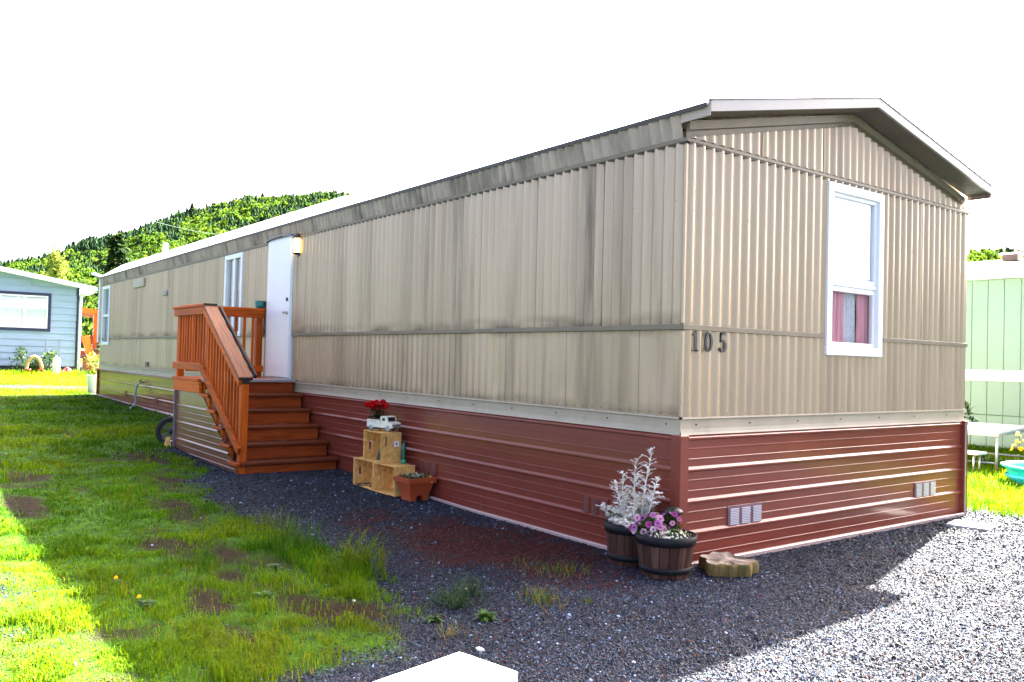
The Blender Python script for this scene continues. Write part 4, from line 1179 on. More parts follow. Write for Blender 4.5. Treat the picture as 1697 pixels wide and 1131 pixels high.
# body with an arched cut-out in the foot of the long sides
def zb2(t): return 0.0
q.add(frust(A0,B0,.055,A1,B1,.185), [(0,1,5,4),(1,2,6,5),(2,3,7,6),(3,0,4,7),(0,3,2,1)])
q.add(frust(A1+.018,B1+.018,.183,A1+.022,B1+.022,.232), [(0,1,5,4),(1,2,6,5),(2,3,7,6),(3,0,4,7),(0,3,2,1)])
q.add(frust(A1+.022,B1+.022,.232,A1+.004,B1+.004,.234), [(0,1,5,4),(1,2,6,5),(2,3,7,6),(3,0,4,7)])
q.add(frust(A1+.004,B1+.004,.234,A1-.006,B1-.006,.195), [(0,1,5,4),(1,2,6,5),(2,3,7,6),(3,0,4,7)])
TP(q).build('planter_body', TERR, pl)
for s in (-1, 1):
    m_ = MB(); a, b = (-.100,-.045) if s < 0 else (.045,.100)
    m_.add(frust(1,1,0,1,1,1), [])
    m_.v = [(a,-.094,0),(b,-.094,0),(b,.094,0),(a,.094,0),(a-.005 if s < 0 else a-.018,-.0998,.0555),(b+.018 if s < 0 else b+.005,-.0998,.0555),(b+.018 if s < 0 else b+.005,.0998,.0555),(a-.005 if s < 0 else a-.018,.0998,.0555)]
    m_.f = [(0,1,5,4),(1,2,6,5),(2,3,7,6),(3,0,4,7),(0,3,2,1)]; m_.sm = [False]*5
    TP(m_).build('foot', TERR, pl)
TP(MB().box((-A1+.008,-B1+.008,.196), (A1-.008,B1-.008,.203))).build('soil', SOIL, pl)
fo_ = Foliage(); fl = Foliage()
for k in range(330):
    x_ = r.uniform(-.13,.13); dens = .5+.5*math.exp(-((x_)/.15)**2)
    if r.random() > dens: continue
    p_ = np.array((pc + prm @ Vector((x_, r.uniform(-.11,.10), .205)))[:])+np.array([0,0,r.uniform(0,.045)])
    fo_.leaf(p_, rdir(r,0,1), r.uniform(.02,.045), .012, (GR1 if r.random() < .6 else GR2)*r.uniform(.7,1.4))
for k in range(40):      # feathery sprig at the left
    p_ = np.array((pc + prm @ Vector((r.normal(.0,.10), r.uniform(.04,.13), .205)))[:]); fo_.blade(p_, r.normal(0,1,3), r.uniform(.05,.10), .004, .5, GR1*r.uniform(.7,1.5))
for k in range(75):
    x_ = r.normal(-.02,.06); p_ = np.array((pc + prm @ Vector((x_, r.uniform(-.12,.08), .235)))[:])+np.array([0,0,r.uniform(0,.035)])
    fl.flower(p_, rdir(r,.2,1), .0075, (.75,.76,.70), None, 4)
for x_, y_, z_ in ((.11,-.12,.245),(.10,-.165,.19)):
    fl.flower(np.array((pc + prm @ Vector((x_, y_, z_)))[:]), (0,-1,.3), .012, (.75,.55,.12), None, 5)
fo_.build('leaves', LEAF, pl); fl.build('blossoms', PETAL, pl)

# half-barrel planters
STV = [wood('barrel_stave_%d' % k, c, (4,4,.25), .6) for k, c in enumerate(((.070,.032,.022),(.050,.024,.017),(.095,.046,.031)))]
HOOP = mat('black_hoop', (.006,.0062,.008), .55, var=.3, vscale=9, spec=.25)
def barrel(label, c, r0, r1, h):
    b_ = thing('barrel_planter', label, 'planter', (c[0], c[1], c[2]), 'half barrel planters at the corner')
    c = Vector(c); ns = 18
    R_ = lambda t: r0+(r1-r0)*t**.8
    for k in range(ns):
        a0 = 2*math.pi*k/ns+.012; a1 = 2*math.pi*(k+1)/ns-.012; q = MB(); vs = []; nz = 5
        for i in range(nz):
            t = i/(nz-1); z = h*t
            for a, dr_ in ((a0,-.003),((a0+a1)/2,.002),(a1,-.003)):
                rr = R_(t)+dr_; vs.append((c.x+rr*math.cos(a), c.y+rr*math.sin(a), c.z+z))
        n3 = len(vs)
        for i in range(nz):
            t = i/(nz-1)
            for a in (a0, (a0+a1)/2, a1):
                rr = R_(t)-.022; vs.append((c.x+rr*math.cos(a), c.y+rr*math.sin(a), c.z+h*t))
        fs = []
        for i in range(nz-1):
            for j in range(2):
                fs.append((3*i+j, 3*i+j+1, 3*i+4+j, 3*i+3+j)); fs.append((n3+3*i+3+j, n3+3*i+4+j, n3+3*i+j+1, n3+3*i+j))
            fs.append((3*i, 3*i+3, n3+3*i+3, n3+3*i)); fs.append((3*i+2, n3+3*i+2, n3+3*i+5, 3*i+5))
        t = nz-1; fs += [(3*t, 3*t+1, n3+3*t+1, n3+3*t), (3*t+1, 3*t+2, n3+3*t+2, n3+3*t+1)]
        q.add(vs, fs).build('stave', STV[(k*7) % 3], b_)
    for t0, t1, nm in ((.80,1.03,'hoop'), (.12,.27,'hoop')):
        pr_ = [(R_(t0)+.003, h*t0), (R_(t0)+.008, h*t0+.002), (R_(min(1,t1))+.008, h*t1-.002), (R_(min(1,t1))+.003, h*t1)]
        if t1 > 1: pr_ += [(R_(1)-.024, h*t1), (R_(1)-.024, h*.98)]
        MB().lathe(pr_, 40, c).build(nm, HOOP, b_)
    MB().lathe([(0,.001),(r0-.01,.0)], 24, c).build('bottom', HOOP, b_)
    MB().lathe([(0,h*.93),(r1*.6,h*.92),(r1-.02,h*.90)], 24, c).build('soil', SOIL, b_)
    return b_
BC2 = (.10,-.238,-.005); BC1 = (-.27,-.205,-.005)
B1, H1, B2, H2 = .185, .285, .245, .295
barrel('small half barrel planter holding the tall silvery plant', BC1, .150, B1, H1)
barrel('wide half barrel planter with pansies nearest the tree slice', BC2, .160, .206, .275)
# dusty miller
dm = thing('silver_foliage_plant', 'tall silvery white dusty leaved plant in the small barrel', 'plant', (BC1[0], BC1[1], .255))
fo_ = Foliage(); SV = np.array([.84,.87,.84])
stems = [(-.10,.02,.62,-.02,0),(.02,.0,.74,.03,0),(.14,.02,.82,.02,.0),(-.03,-.02,.55,-.12,0),(.08,-.02,.48,.0,.0),(.19,.02,.62,.04,0),(-.12,0,.36,-.14,-.05),(.10,.02,.36,.16,-.03),(.02,-.05,.30,-.02,-.10),(-.06,.03,.42,.02,.05),(.06,.05,.50,.05,.05),(0,-.02,.36,-.2,0),(.05,-.06,.2,.12,-.1)]
for (sx, sy, hh, lx_, ly_) in stems:
    b_ = np.array([BC1[0]+sx*.55, BC1[1]+sy, .245]); top = np.array([BC1[0]+sx+lx_, BC1[1]+sy+ly_, max(.30, hh)])
    P = [b_*(1-t)+top*t+np.array([.012*math.sin(4*t+sx*30), .01*math.cos(5*t), 0]) for t in np.linspace(0, 1, 7)]
    fo_.stem(P, [.007,.0065,.006,.0055,.005,.004,.003], SV*.95)
    n = int(16+hh*34)
    for k in range(n):
        t = (k+.5)/n; p_ = b_*(1-t)+top*t; a = k*2.4+sx*9+r.normal(0,.5); d = np.array([math.cos(a), math.sin(a), .75-.5*(1-t)+r.normal(0,.3)])
        ln = (.125*(1-.6*t))*r.uniform(.8,1.25)
        dn = d/np.linalg.norm(d); sd_ = np.cross(dn, [0,0,1.])
        col_ = SV*r.uniform(.75,1.15)
        fo_.leaf(p_, d, ln, ln*.34, col_, curl=.35)
        for s in (-1, 1):       # lobed leaf
            for f_ in (.45,.7): fo_.leaf(p_+dn*ln*f_, dn+sd_*s*1.0, ln*.38, ln*.22, col_, curl=.3)
    for k in range(7): fo_.leaf(top, rdir(r,.2,1), .030, .016, SV*1.15)
fo_.build('leaves', SILV, dm)
def bush_thing(name, label, cat, base, spread, hgt, n, cols, ln, wd, flow=None, seed=1):
    rr = np.random.default_rng(seed); t = thing(name, label, cat, base); F_ = Foliage()
    for k in range(n):
        d = rdir(rr,.0,1); rad = rr.random()**.6; p_ = np.array(base, float)+np.array([d[0]*spread[0]*rad, d[1]*spread[1]*rad, abs(d[2])*hgt*rad])
        F_.leaf(p_, d+rr.normal(0,.4,3), ln*rr.uniform(.7,1.3), wd, cols[rr.integers(len(cols))]*rr.uniform(.7,1.35))
    F_.build('leaves', LEAF, t)
    if flow:
        G_ = Foliage()
        for k in range(flow['n']):
            d = rdir(rr,flow.get('zlo',.1),1); p_ = np.array(base, float)+np.array([d[0]*spread[0], d[1]*spread[1], abs(d[2])*hgt])*rr.uniform(.85,1.15)
            dd = d*np.array([1,1,1])+np.array(flow.get('face',(0,0,0)))
            c_ = flow['cols'][rr.integers(len(flow['cols']))]
            G_.flower(p_, dd, flow['r']*rr.uniform(.85,1.15), c_, flow.get('cen'), flow.get('pet',5))
        G_.build('blossoms', PETAL, t)
    return t
bush_thing('green_seedling', 'feathery green plant at the left rim of the small barrel', 'plant', (BC1[0]-.11,BC1[1]-.06,.265), (.06,.06), .11, 130, [GR1, GR2], .04, .008, seed=2)
PK = [np.array(c) for c in ((.34,.11,.36),(.42,.16,.38),(.52,.26,.42),(.62,.46,.54),(.30,.05,.20))]
bush_thing('pansy_plant', 'pink and lilac pansies on the left side of the wide barrel', 'flowers', (BC2[0]-.085,BC2[1]-.08,.27), (.12,.11), .13, 240, [GR1, GR2, GR1*.6], .035, .022,
           dict(n=46, cols=PK, r=.027, cen=(.10,.02,.06), face=(.35,-.6,.25)), 3)
bush_thing('pansy_plant', 'few pink pansies at the back rim of the wide barrel', 'flowers', (BC2[0]-.01,BC2[1]+.07,.275), (.08,.06), .16, 110, [GR1, GR1*.6], .035, .022,
           dict(n=12, cols=PK, r=.023, cen=(.10,.02,.06), face=(.35,-.6,.2)), 4)
bush_thing('alyssum_plant', 'cushion of tiny white flowers at the right of the wide barrel', 'flowers', (BC2[0]+.085,BC2[1]-.02,.262), (.105,.125), .05, 300, [GR1, GR2], .024, .010,
           dict(n=120, cols=[np.array((.72,.76,.70))], r=.0085, pet=4), 5)
bush_thing('alyssum_plant', 'small tuft of white flowers at the front rim of the wide barrel', 'flowers', (BC2[0]+.0,BC2[1]-.13,.265), (.07,.05), .035, 100, [GR1, GR2], .022, .010,
           dict(n=26, cols=[np.array((.72,.76,.70))], r=.008, pet=4), 6)
sl_ = thing('solar_light', 'black mushroom shaped garden light behind the pansies', 'garden light', (BC2[0]-.045,BC2[1]+.125,.27))
MB().lathe([(0,.17),(.04,.165),(.066,.145),(.070,.125),(.03,.12),(0,.12)], 18, (BC2[0]-.045,BC2[1]+.125,.27)).build('lamp_cap', BLACKM, sl_)
MB().lathe([(.028,.0),(.028,.125)], 12, (BC2[0]-.045,BC2[1]+.125,.27)).build('lamp_post', BLACKM, sl_)

# tree slice
tsl = thing('tree_slice', 'thick lobed tree trunk slice lying on the gravel by the corner', 'tree slice', (.262,.215,0))
BARK = mat('mossy_bark', (.13,.085,.02), .85, var=.45, vscale=14, stretch=(3,3,.4), bump=.01, bscale=30, bstretch=(2,2,.3), dirt=((.07,.09,.015), 6, (1,1,1), .5, .7, .6))
TOPW = mat('weathered_end_grain', (.30,.235,.19), .8, var=.3, vscale=14, bump=.006, bscale=60, dirt=[((.06,.035,.025), 9, (1,1,1), .48, .66, .85), ((.12,.12,.02), 3, (1,1,1), .55, .7, .5)])
def lobe(a):
    return 1+.10*math.sin(3*a+.6)+.09*math.sin(5*a+2.2)+.05*math.sin(9*a)-.16*math.exp(-((a-2.9)/.22)**2)-.10*math.exp(-((a-1.3)/.2)**2)
n = 72; ux = Vector((.62,.78,0)); vx = Vector((.78,-.62,0)); cxs = Vector((.262,.215,0)); hs = .08
vs = []; ring_r = [(1.0,0.0),(1.02,.03),(1.0,.065),(.985,hs),(.95,hs+.002)]
for rr, z in ring_r:
    for k in range(n):
        a = 2*math.pi*k/n; l = lobe(a)*rr; q = cxs+ux*(.19*l*math.cos(a))+vx*(.195*l*math.sin(a)); vs.append((q.x, q.y, z-.004+.004*math.sin(3*a)))
fs = [(i*n+k, i*n+(k+1) % n, (i+1)*n+(k+1) % n, (i+1)*n+k) for i in range(4) for k in range(n)]
MB().add(vs, fs, True).build('bark', BARK, tsl, fix=True)
vs = []; fs = []
for i, rr in enumerate((.95,.88,.6,.3)):
    for k in range(n):
        a = 2*math.pi*k/n; l = lobe(a)*rr; q = cxs+ux*(.19*l*math.cos(a))+vx*(.195*l*math.sin(a))
        vs.append((q.x, q.y, hs-.002+.004*math.sin(3*a)-(.010 if i in (1,2) else .006 if i == 3 else 0)+.004*math.sin(k*.9+i)))
vs.append((cxs.x, cxs.y, hs-.006))
fs = [(i*n+k, i*n+(k+1) % n, (i+1)*n+(k+1) % n, (i+1)*n+k) for i in range(3) for k in range(n)]+[(3*n+k, 3*n+(k+1) % n, 4*n) for k in range(n)]
MB().add(vs, fs, True).build('cut_face', TOPW, tsl, fix=True)

# white utility box in the foreground, pale slab at the corner of the drive
ub = thing('utility_box', 'plain white box standing on the gravel in the foreground', 'box', (2.19,-3.5,0))
MB().box((2.085,-3.72,-.01), (2.290,-3.27,.565), rot=RZ(R(12)), piv=(2.076,-3.262,0), ch=.004).build('box_body', WHITE, ub)
MB().box((2.076,-3.73,.566), (2.300,-3.262,.600), rot=RZ(R(12)), piv=(2.076,-3.262,0), ch=.004).build('box_lid', WHITE, ub)
CONC = mat('pale_concrete', (.42,.41,.39), .85, var=.15, vscale=8, bump=.003, bscale=60)
tag(MB().box((.20,3.46,-.02), (.56,3.78,.014), rot=RZ(R(12)), ch=.006).build('paving_slab', CONC), 'flat pale paving slab on the sunlit gravel near the far corner', 'paving slab')
# ------------------------------------------------------------------ blue neighbour on the left
XB = -30.6
blue = thing('blue_house', 'light blue lap sided house with navy window trim and white roof edge', 'house', (-37,-2.5,.5))
BLUE = mat('light_blue_paint', (.30,.385,.52), .6, var=.06, vscale=2, stretch=(1,1,4)); NAVY = mat('navy_trim', (.012,.016,.07), .5, var=.1)
DKB = mat('dark_crawl_skirt', (.02,.022,.03), .8)
YL, YR = -6.6, 1.44; zroof = lambda y: 3.745+.164*(1.88-y) if y > -2.58 else 3.745+.164*(1.88+2.58)-.164*(-2.58-y)
body = MB().prism([(YL,.45),(YR,.45),(YR,zroof(YR)-.12),(-2.58,zroof(-2.58)-.12),(YL,zroof(YL)-.12)], (-13,0,0), (XB-.03,0,0), (0,1,0), (0,0,1)).build('wall', BLUE, blue, fix=True)
k = 0; z = .78
while z < 4.3:
    zt = z+.238
    def span(zz):
        if zz < zroof(YR)-.2: return YL, YR-.07
        return max(YL, -2.58-(zroof(-2.58)-.2-zz)/.164), min(YR-.07, -2.58+(zroof(-2.58)-.2-zz)/.164)
    a, b = span(zt)
    if b-a < .4: break
    MB().add([(XB+.034,a,z),(XB+.034,b,z),(XB+.004,b,zt-.002),(XB+.004,a,zt-.002),(XB-.02,a,z),(XB-.02,b,z),(XB-.02,b,zt-.002),(XB-.02,a,zt-.002)],
             [(0,1,2,3),(0,4,5,1),(3,2,6,7)]).build('lap_board', BLUE, body)
    z += .238
MB().box((XB-.02,YL,.4), (XB+.01,YR-.01,.76)).build('crawl_space_skirt', DKB, blue)
MB().box((XB-.04,YR-.07,.5), (XB+.035,YR+.01,zroof(YR)-.13), ch=.004).build('corner_board', NAVY, blue)
for s in (0, 1):
    y0, y1 = (1.90,-2.58) if s == 0 else (-7.05,-2.58)
    MB().add([(XB+.45,y0,zroof(y0)-.17),(XB+.45,y1,zroof(y1)-.17),(XB+.45,y1,zroof(y1)),(XB+.45,y0,zroof(y0)),(XB+.42,y0,zroof(y0)-.17),(XB+.42,y1,zroof(y1)-.17),(XB+.42,y1,zroof(y1)),(XB+.42,y0,zroof(y0))],
             [(0,1,2,3),(4,7,6,5),(0,4,5,1),(1,5,6,2),(2,6,7,3),(3,7,4,0)]).build('fascia', WHITE, blue, fix=True)
    MB().add([(XB+.44,y0,zroof(y0)+.001),(XB+.44,y1,zroof(y1)+.001),(-44,y1,zroof(y1)+.001),(-44,y0,zroof(y0)+.001),(XB+.44,y0,zroof(y0)-.09),(XB+.44,y1,zroof(y1)-.09),(-44,y1,zroof(y1)-.09),(-44,y0,zroof(y0)-.09)],
             [(0,1,2,3),(4,7,6,5),(0,4,5,1),(1,5,6,2),(2,6,7,3),(3,7,4,0)]).build('roof_slope', ROOFW, blue, fix=True)
MB().bar((XB+.46,1.90,zroof(1.9)-.09), (-44,1.90,zroof(1.9)-.09), .14, .12, ch=.01).build('gutter', WHITE, blue)
MB().tube([(XB+.3,1.88,3.58),(XB+.25,1.80,3.48),(XB+.2,1.56,3.42),(XB+.13,1.49,3.34),(XB+.11,1.48,3.1),(XB+.1,1.48,.52)], .048, 8).build('downspout', WHITE, blue)
MB().box((XB-1.1,YR,2.0), (XB-.6,YR+.22,2.65), ch=.01).build('meter_box', WHITE, blue)
wy0, wy1, wz0, wz1 = -1.22, .53, 2.03, 3.41
wbl = frame_rect('window', 'x', wy0, wy1, wz0, wz1, .10, XB-.02, XB+.085, NAVY, blue); wbl['label'] = 'white sliding window in wide navy trim'
frame_rect('sash', 'x', wy0+.101, wy1-.101, wz0+.101, wz1-.101, .06, XB-.02, XB+.072, WHITE, wbl)
MB().box((XB-.02,-.36,wz0+.16), (XB+.070,-.27,wz1-.16), ch=.004).build('mullion', WHITE, wbl)
for a, b in ((wy0+.161,-.361), (-.269,wy1-.161)):
    MB().add([(XB+.058,a,wz0+.161),(XB+.058,b,wz0+.161),(XB+.058,b,wz1-.161),(XB+.058,a,wz1-.161)], [(0,1,2,3)]).build('pane', GLASS, wbl)
    MB().box((XB+.038,a,wz0+.165), (XB+.044,b,wz1-.19)).build('blind', BLIND, wbl)
# yard in front of it
gy = lambda x, y: float(gz1(x, y))
XY = -29.4
r = np.random.default_rng(77)
def leafy(name, label, cat, base, blobs, n, cols, ln, wd, stems=True, m=LEAF, seed=1, part='foliage'):
    rr = np.random.default_rng(seed); t = thing(name, label, cat, base); F_ = Foliage(); base = np.array(base, float)
    for k in range(n):
        bx, by, bz, br, bh = blobs[rr.integers(len(blobs))]; d = rdir(rr,-1,1)*rr.random()**.4
        p_ = base+np.array([bx+d[0]*br, by+d[1]*br, bz+d[2]*bh]); F_.leaf(p_, d+rr.normal(0,.5,3)+np.array([0,0,.2]), ln*rr.uniform(.6,1.4), wd*rr.uniform(.7,1.3), cols[rr.integers(len(cols))]*rr.uniform(.6,1.4))
    F_.build(part, m, t)
    if stems:
        S = MB()
        for bx, by, bz, br, bh in blobs: S.tube([base+np.array([bx*.2, by*.2, 0]), base+np.array([bx*.6, by*.6, bz*.6]), base+np.array([bx, by, bz])], [.02,.014,.006], 5)
        S.build('stems', mat('stem_bark', (.08,.06,.03), .8), t)
    return t
leafy('garden_bush', 'leafy rose bush against the blue house wall behind the arch', 'bush', (XY-.5,-.35,.5), [(0,-.15,.35,.38,.35),(0,.15,.25,.35,.25),(0,-.1,.75,.2,.2),(.1,.5,.3,.3,.3)], 700, [GR1, GR1*.7, GR2], .09, .06, seed=8)
leafy('garden_bush', 'dark leafy bush beside the white cylinder at the blue house', 'bush', (XY-.5,.35,.5), [(0,0,.4,.36,.35),(0,.15,.62,.22,.2),(.1,-.3,.3,.25,.3)], 600, [GR1, GR1*.6, GR2], .09, .06, seed=9)
P = [(XY, -.10+.25*math.cos(R(a)), .56+.56*math.sin(R(a))) for a in np.linspace(180, 0, 17)]
tag(MB().tube(P, .055, 8).build('wicker_arch', mat('straw_wicker', (.48,.32,.12), .8, var=.3, vscale=30, bump=.01, bscale=60)), 'straw coloured wicker arch standing by the blue house', 'garden arch')
REDP = mat('red_ceramic', (.50,.015,.02), .3, var=.1)
for y_, rr_, lab in ((.08,.085,'red flower pot under the right foot of the wicker arch'), (-.28,.075,'dull red flower pot under the left foot of the wicker arch')):
    p_ = thing('flower_pot', lab, 'flower pot', (XY+.12, y_, .5))
    MB().lathe([(0,0),(rr_*.75,0),(rr_,.15),(rr_*1.08,.15),(rr_*1.08,.19),(rr_*.95,.19),(rr_*.9,.16),(0,.16)], 16, (XY+.12, y_, .5)).build('pot_body', REDP, p_)
cy = thing('white_cylinder', 'white round topped cylinder standing beside the blue house', 'cylinder', (XY,.585,.5))
MB().lathe([(0,-.02),(.115,-.02),(.118,.0),(.118,.52),(.105,.57),(.06,.60),(0,.605)], 20, (XY,.585,.5)).build('cylinder_body', mat('weathered_white', (.62,.64,.64), .5, var=.1, vscale=4, stretch=(1,1,.3)), cy)
MB().lathe([(.03,.595),(.035,.60),(.035,.65),(.02,.67),(0,.67)], 10, (XY,.585,.5)).build('knob', WHITE, cy)
rb = thing('red_ball', 'shiny red ball lying in the grass by the blue house corner', 'ball', (XY,.94,.5))
MB().lathe([(.001,0)]+[(.155*math.sin(R(a)), .155-.155*math.cos(R(a))) for a in range(12, 169, 12)]+[(.001,.31)], 20, (XY,.94,.45)).build('ball_body', REDP, rb)
MB().lathe([(.02,.312),(.022,.322),(0,.325)], 8, (XY,.94,.45)).build('valve', WHITE, rb)
for y_, zt, lab in ((.36,1.65,'grey garden stake left of the other by the blue house'), (.80,1.72,'grey garden stake nearest the blue house corner')):
    s_ = thing('garden_stake', lab, 'stake', (XY-.9, y_, .5)); GS = mat('grey_stake', (.26,.27,.36), .7)
    MB().box((XY-.915,y_-.02,.45), (XY-.885,y_+.02,zt), ch=.004).build('stake_shaft', GS, s_)
    MB().box((XY-.92,y_-.03,zt), (XY-.88,y_+.03,zt+.03), ch=.004).build('stake_cap', GS, s_)
# timber deck and bicycle in the gap
cp = thing('timber_carport', 'orange timber carport with red railing between the two homes', 'carport', (-34,2.6,.5))
MB().add([(-34,1.95,3.16),(-34,4.6,2.80),(-34,4.6,2.50),(-34,1.95,2.98),(-36.5,1.95,3.16),(-36.5,4.6,2.80),(-36.5,4.6,2.50),(-36.5,1.95,2.98)], [(0,1,2,3),(4,7,6,5),(0,4,5,1),(1,5,6,2),(2,6,7,3),(3,7,4,0)]).build('roof_beam', WD['y'], cp, fix=True)
for y_ in (2.68, 4.3): MB().box((-34.1,y_-.07,.45), (-33.96,y_+.07,2.9), ch=.006).build('post', WD['z'], cp)
RDW = wood('red_brown_boards', (.26,.045,.020), (3,.3,3))
for k in range(2): MB().box((-34.2,2.0,1.66-.62*k), (-34.15,4.2,1.98-.62*k), ch=.004).build('railing_board', RDW, cp)
MB().bar((-33.7,2.27,1.95), (-33.7,2.62,.55), .09, .28, up=(0,1,.2), ch=.006).build('stair_stringer', WD['z'], cp)
MB().box((-34.3,2.3,.45), (-34.22,4.2,1.05)).build('side_boards', RDW, cp)
bk = thing('bicycle', 'dark bicycle leaning under the timber carport', 'bicycle', (-33.2,2.75,.5))
def torus(c, r, t, m_, nm, axis_rot):
    P = [(r*math.cos(a), 0, r*math.sin(a)) for a in np.linspace(0, 2*math.pi, 25)]
    MB().tube(P, t, 6, cap=False).rot(axis_rot).move(c).build(nm, m_, bk)
for dy in (-.5, .5): torus((-33.2,2.75+dy,.84), .33, .025, RUB, 'wheel', RZ(R(90)))
fr = MB()
for a, b in (((2.75-.5,.84),(2.75-.1,.86)),((2.75-.1,.86),(2.75+.35,1.25)),((2.75-.2,1.3),(2.75+.35,1.25)),((2.75-.5,.84),(2.75-.2,1.25)),((2.75-.1,.86),(2.75-.22,1.4)),((2.75+.5,.84),(2.75+.32,1.5))):
    fr.tube([(-33.2,a[0],a[1]),(-33.2,b[0],b[1])], .02, 6)
fr.build('frame', BLACKM, bk); MB().box((-33.28,2.45,1.39), (-33.12,2.70,1.44), ch=.015).build('saddle', BLACKM, bk)
MB().tube([(-33.5,3.05,1.5),(-33.2,3.07,1.52),(-32.9,3.05,1.5)], .016, 6).build('handlebar', BLACKM, bk)
bb = thing('blue_bag', 'bright blue bag hanging on the carport railing', 'bag', (-33.9,2.45,1.2))
MB().lathe([(0,0),(.11,.02),(.15,.12),(.14,.24),(.08,.30),(0,.31)], 14, (-33.9,2.45,1.2)).build('bag_body', mat('blue_cloth', (.02,.30,.60), .6), bb)
MB().tube([(-33.9,2.38,1.48),(-33.9,2.40,1.62),(-33.9,2.50,1.62),(-33.9,2.52,1.48)], .012, 6).build('bag_handle', BLACKM, bb)
# potted shrub at the far corner of the home
ps = thing('potted_shrub', 'pale yellow green shrub in a white pot at the far corner of the home', 'plant', (-20.1,.02,.29))
MB().lathe([(0,0),(.13,0),(.17,.44),(.185,.45),(.185,.48),(.16,.48),(.15,.42),(0,.42)], 18, (-20.1,.02,.28)).build('pot_body', WHITE, ps)
F_ = Foliage()
for k in range(420):
    d = rdir(r,-1,1)*r.random()**.4; F_.leaf(np.array([-20.1,.0,1.03])+d*np.array([.22,.22,.32]), d+r.normal(0,.4,3), .07, .05, (np.array([.22,.26,.06]) if r.random() < .7 else GR2)*r.uniform(.6,1.3))
for k in range(10): F_.stem([(-20.1,.02,.70), (-20.1+r.normal(0,.1), .02+r.normal(0,.1), 1.0)], [.008,.004], (.06,.08,.03))
F_.build('foliage', LEAF, ps)
# house far behind the home, only its roof shows
fh = thing('brown_roof_house', 'house with brown roof and pale gable far behind the mobile home', 'house', (-38.2,10.9,.5))
BRR = mat('brown_shingle', (.10,.065,.05), .9, var=.25, vscale=3)
MB().box((-44.4,6.6,.4), (-34.4,13.2,4.6)).build('wall', mat('beige_wall', (.45,.38,.30), .8), fh)
MB().prism([(6.2,4.5),(13.6,4.5),(13.6,4.6),(9.9,6.35),(6.2,4.6)], (-10.6,0,0), (-34.1,0,0), (0,1,0), (0,0,1)).build('roof', BRR, fh, fix=True)
MB().box((-34.41,8.6,2.2), (-34.36,10.2,3.6)).build('window', WHITE, fh)

# ------------------------------------------------------------------ green neighbour on the right
green = thing('green_house', 'pale green panelled home with white band and white roof', 'mobile home', (-3,13,.1))
GRN = mat('pale_green_paint', (.20,.345,.285), .6, var=.05, vscale=1.5); GRD = mat('green_groove', (.08,.18,.13), .8)
YG_ = 10.9
MB().box((-13,YG_+.02,.05), (7,15.2,3.06)).build('wall', GRD, green)
for k in range(34):
    x0 = -7.5+.268*k
    for z0, z1 in ((1.47,3.05), (.70,1.29), (.14,.685)):
        MB().box((x0+.003,YG_,z0), (x0+.264,YG_+.03,z1), ch=.004).build('wall_panel', GRN, green)
MB().box((-7.6,YG_-.02,1.285), (1.7,YG_+.018,1.475), ch=.004).build('white_band', WHITE, green)
MB().box((-13.2,YG_-.20,3.05), (7.2,YG_-.16,3.17), ch=.004).build('fascia', WHITE, green)
MB().box((-13.2,YG_-.16,3.05), (7.2,YG_+.02,3.07)).build('soffit', WHITE, green)
MB().prism([(YG_-.2,3.171),(YG_+2.15,3.65),(YG_+4.5,3.171)], (20.4,0,0), (-13.2,0,0), (0,1,0), (0,0,1)).build('roof', ROOFW, green, fix=True)
vh = MB().box((-2.95,12.05,3.50), (-2.68,12.3,3.62), ch=.01).build('roof_vent', mat('rust_brown', (.03,.014,.011), .6), green)
MB().box((-2.98,12.0,3.62), (-2.62,12.35,3.65), ch=.01).build('vent_cap', WHITE, vh)
MB().box((-13,YG_-.02,.0), (7,YG_+.012,.15)).build('wall_foot', DKB, green)
# folding table and bench
tg = thing('folding_table', 'white topped folding table with metal legs on the lawn', 'table', (-1.6,8.1,.08))
TRM = RZ(R(8)); tpv = (-.98,7.37,.08)
TOPM = mat('white_laminate', (.72,.72,.71), .4, var=.03)
MB().box((-2.35,7.36,.625), (-.97,8.95,.665), rot=TRM, piv=tpv, ch=.006).build('table_top', TOPM, tg)
MB().box((-2.34,7.37,.585), (-.98,8.94,.624), rot=TRM, piv=tpv).build('table_apron', GALV, tg)
for x_, y_ in ((-1.01,7.42),(-1.02,8.86),(-2.28,7.42),(-2.28,8.86)): MB().tube([(x_,y_,.06),(x_,y_,.60)], .018, 8).rot(TRM, tpv).build('leg', GALV, tg)
for y_ in (7.42, 8.86): MB().tube([(-2.28,y_,.22),(-1.02,y_,.22)], .012, 6).rot(TRM, tpv).build('stretcher', GALV, tg)
bn = thing('bench', 'low white bench in front of the folding table', 'bench', (-1.8,7.15,.08))
MB().box((-2.9,7.05,.335), (-1.10,7.32,.375), ch=.008).build('bench_seat', TOPM, bn)
for x_ in (-2.8,-1.17):
    for y_ in (7.1,7.27): MB().tube([(x_,y_,.06),(x_,y_,.34)], .015, 8).build('leg', GALV, bn)
pt = thing('potted_plant', 'bushy green plant in a terracotta pot behind the table', 'plant', (-2.55,9.3,.1))
MB().lathe([(0,0),(.15,0),(.21,.36),(.235,.36),(.235,.43),(.2,.43),(.19,.38),(0,.38)], 20, (-2.55,9.3,.1)).build('pot_body', TERR, pt)
F_ = Foliage()
for k in range(300):
    d = rdir(r,-.2,1)*r.random()**.5; F_.leaf(np.array([-2.5,9.3,.62])+d*np.array([.35,.35,.30]), d+r.normal(0,.4,3), .13, .045, GR1*r.uniform(.5,1.4))
F_.build('leaves', LEAF, pt)
pool = thing('paddling_pool', 'round bright turquoise paddling pool on the sunlit grass', 'paddling pool', (-.06,6.95,.07))
TURQ = mat('turquoise_plastic', (.01,.42,.55), .35, var=.05)
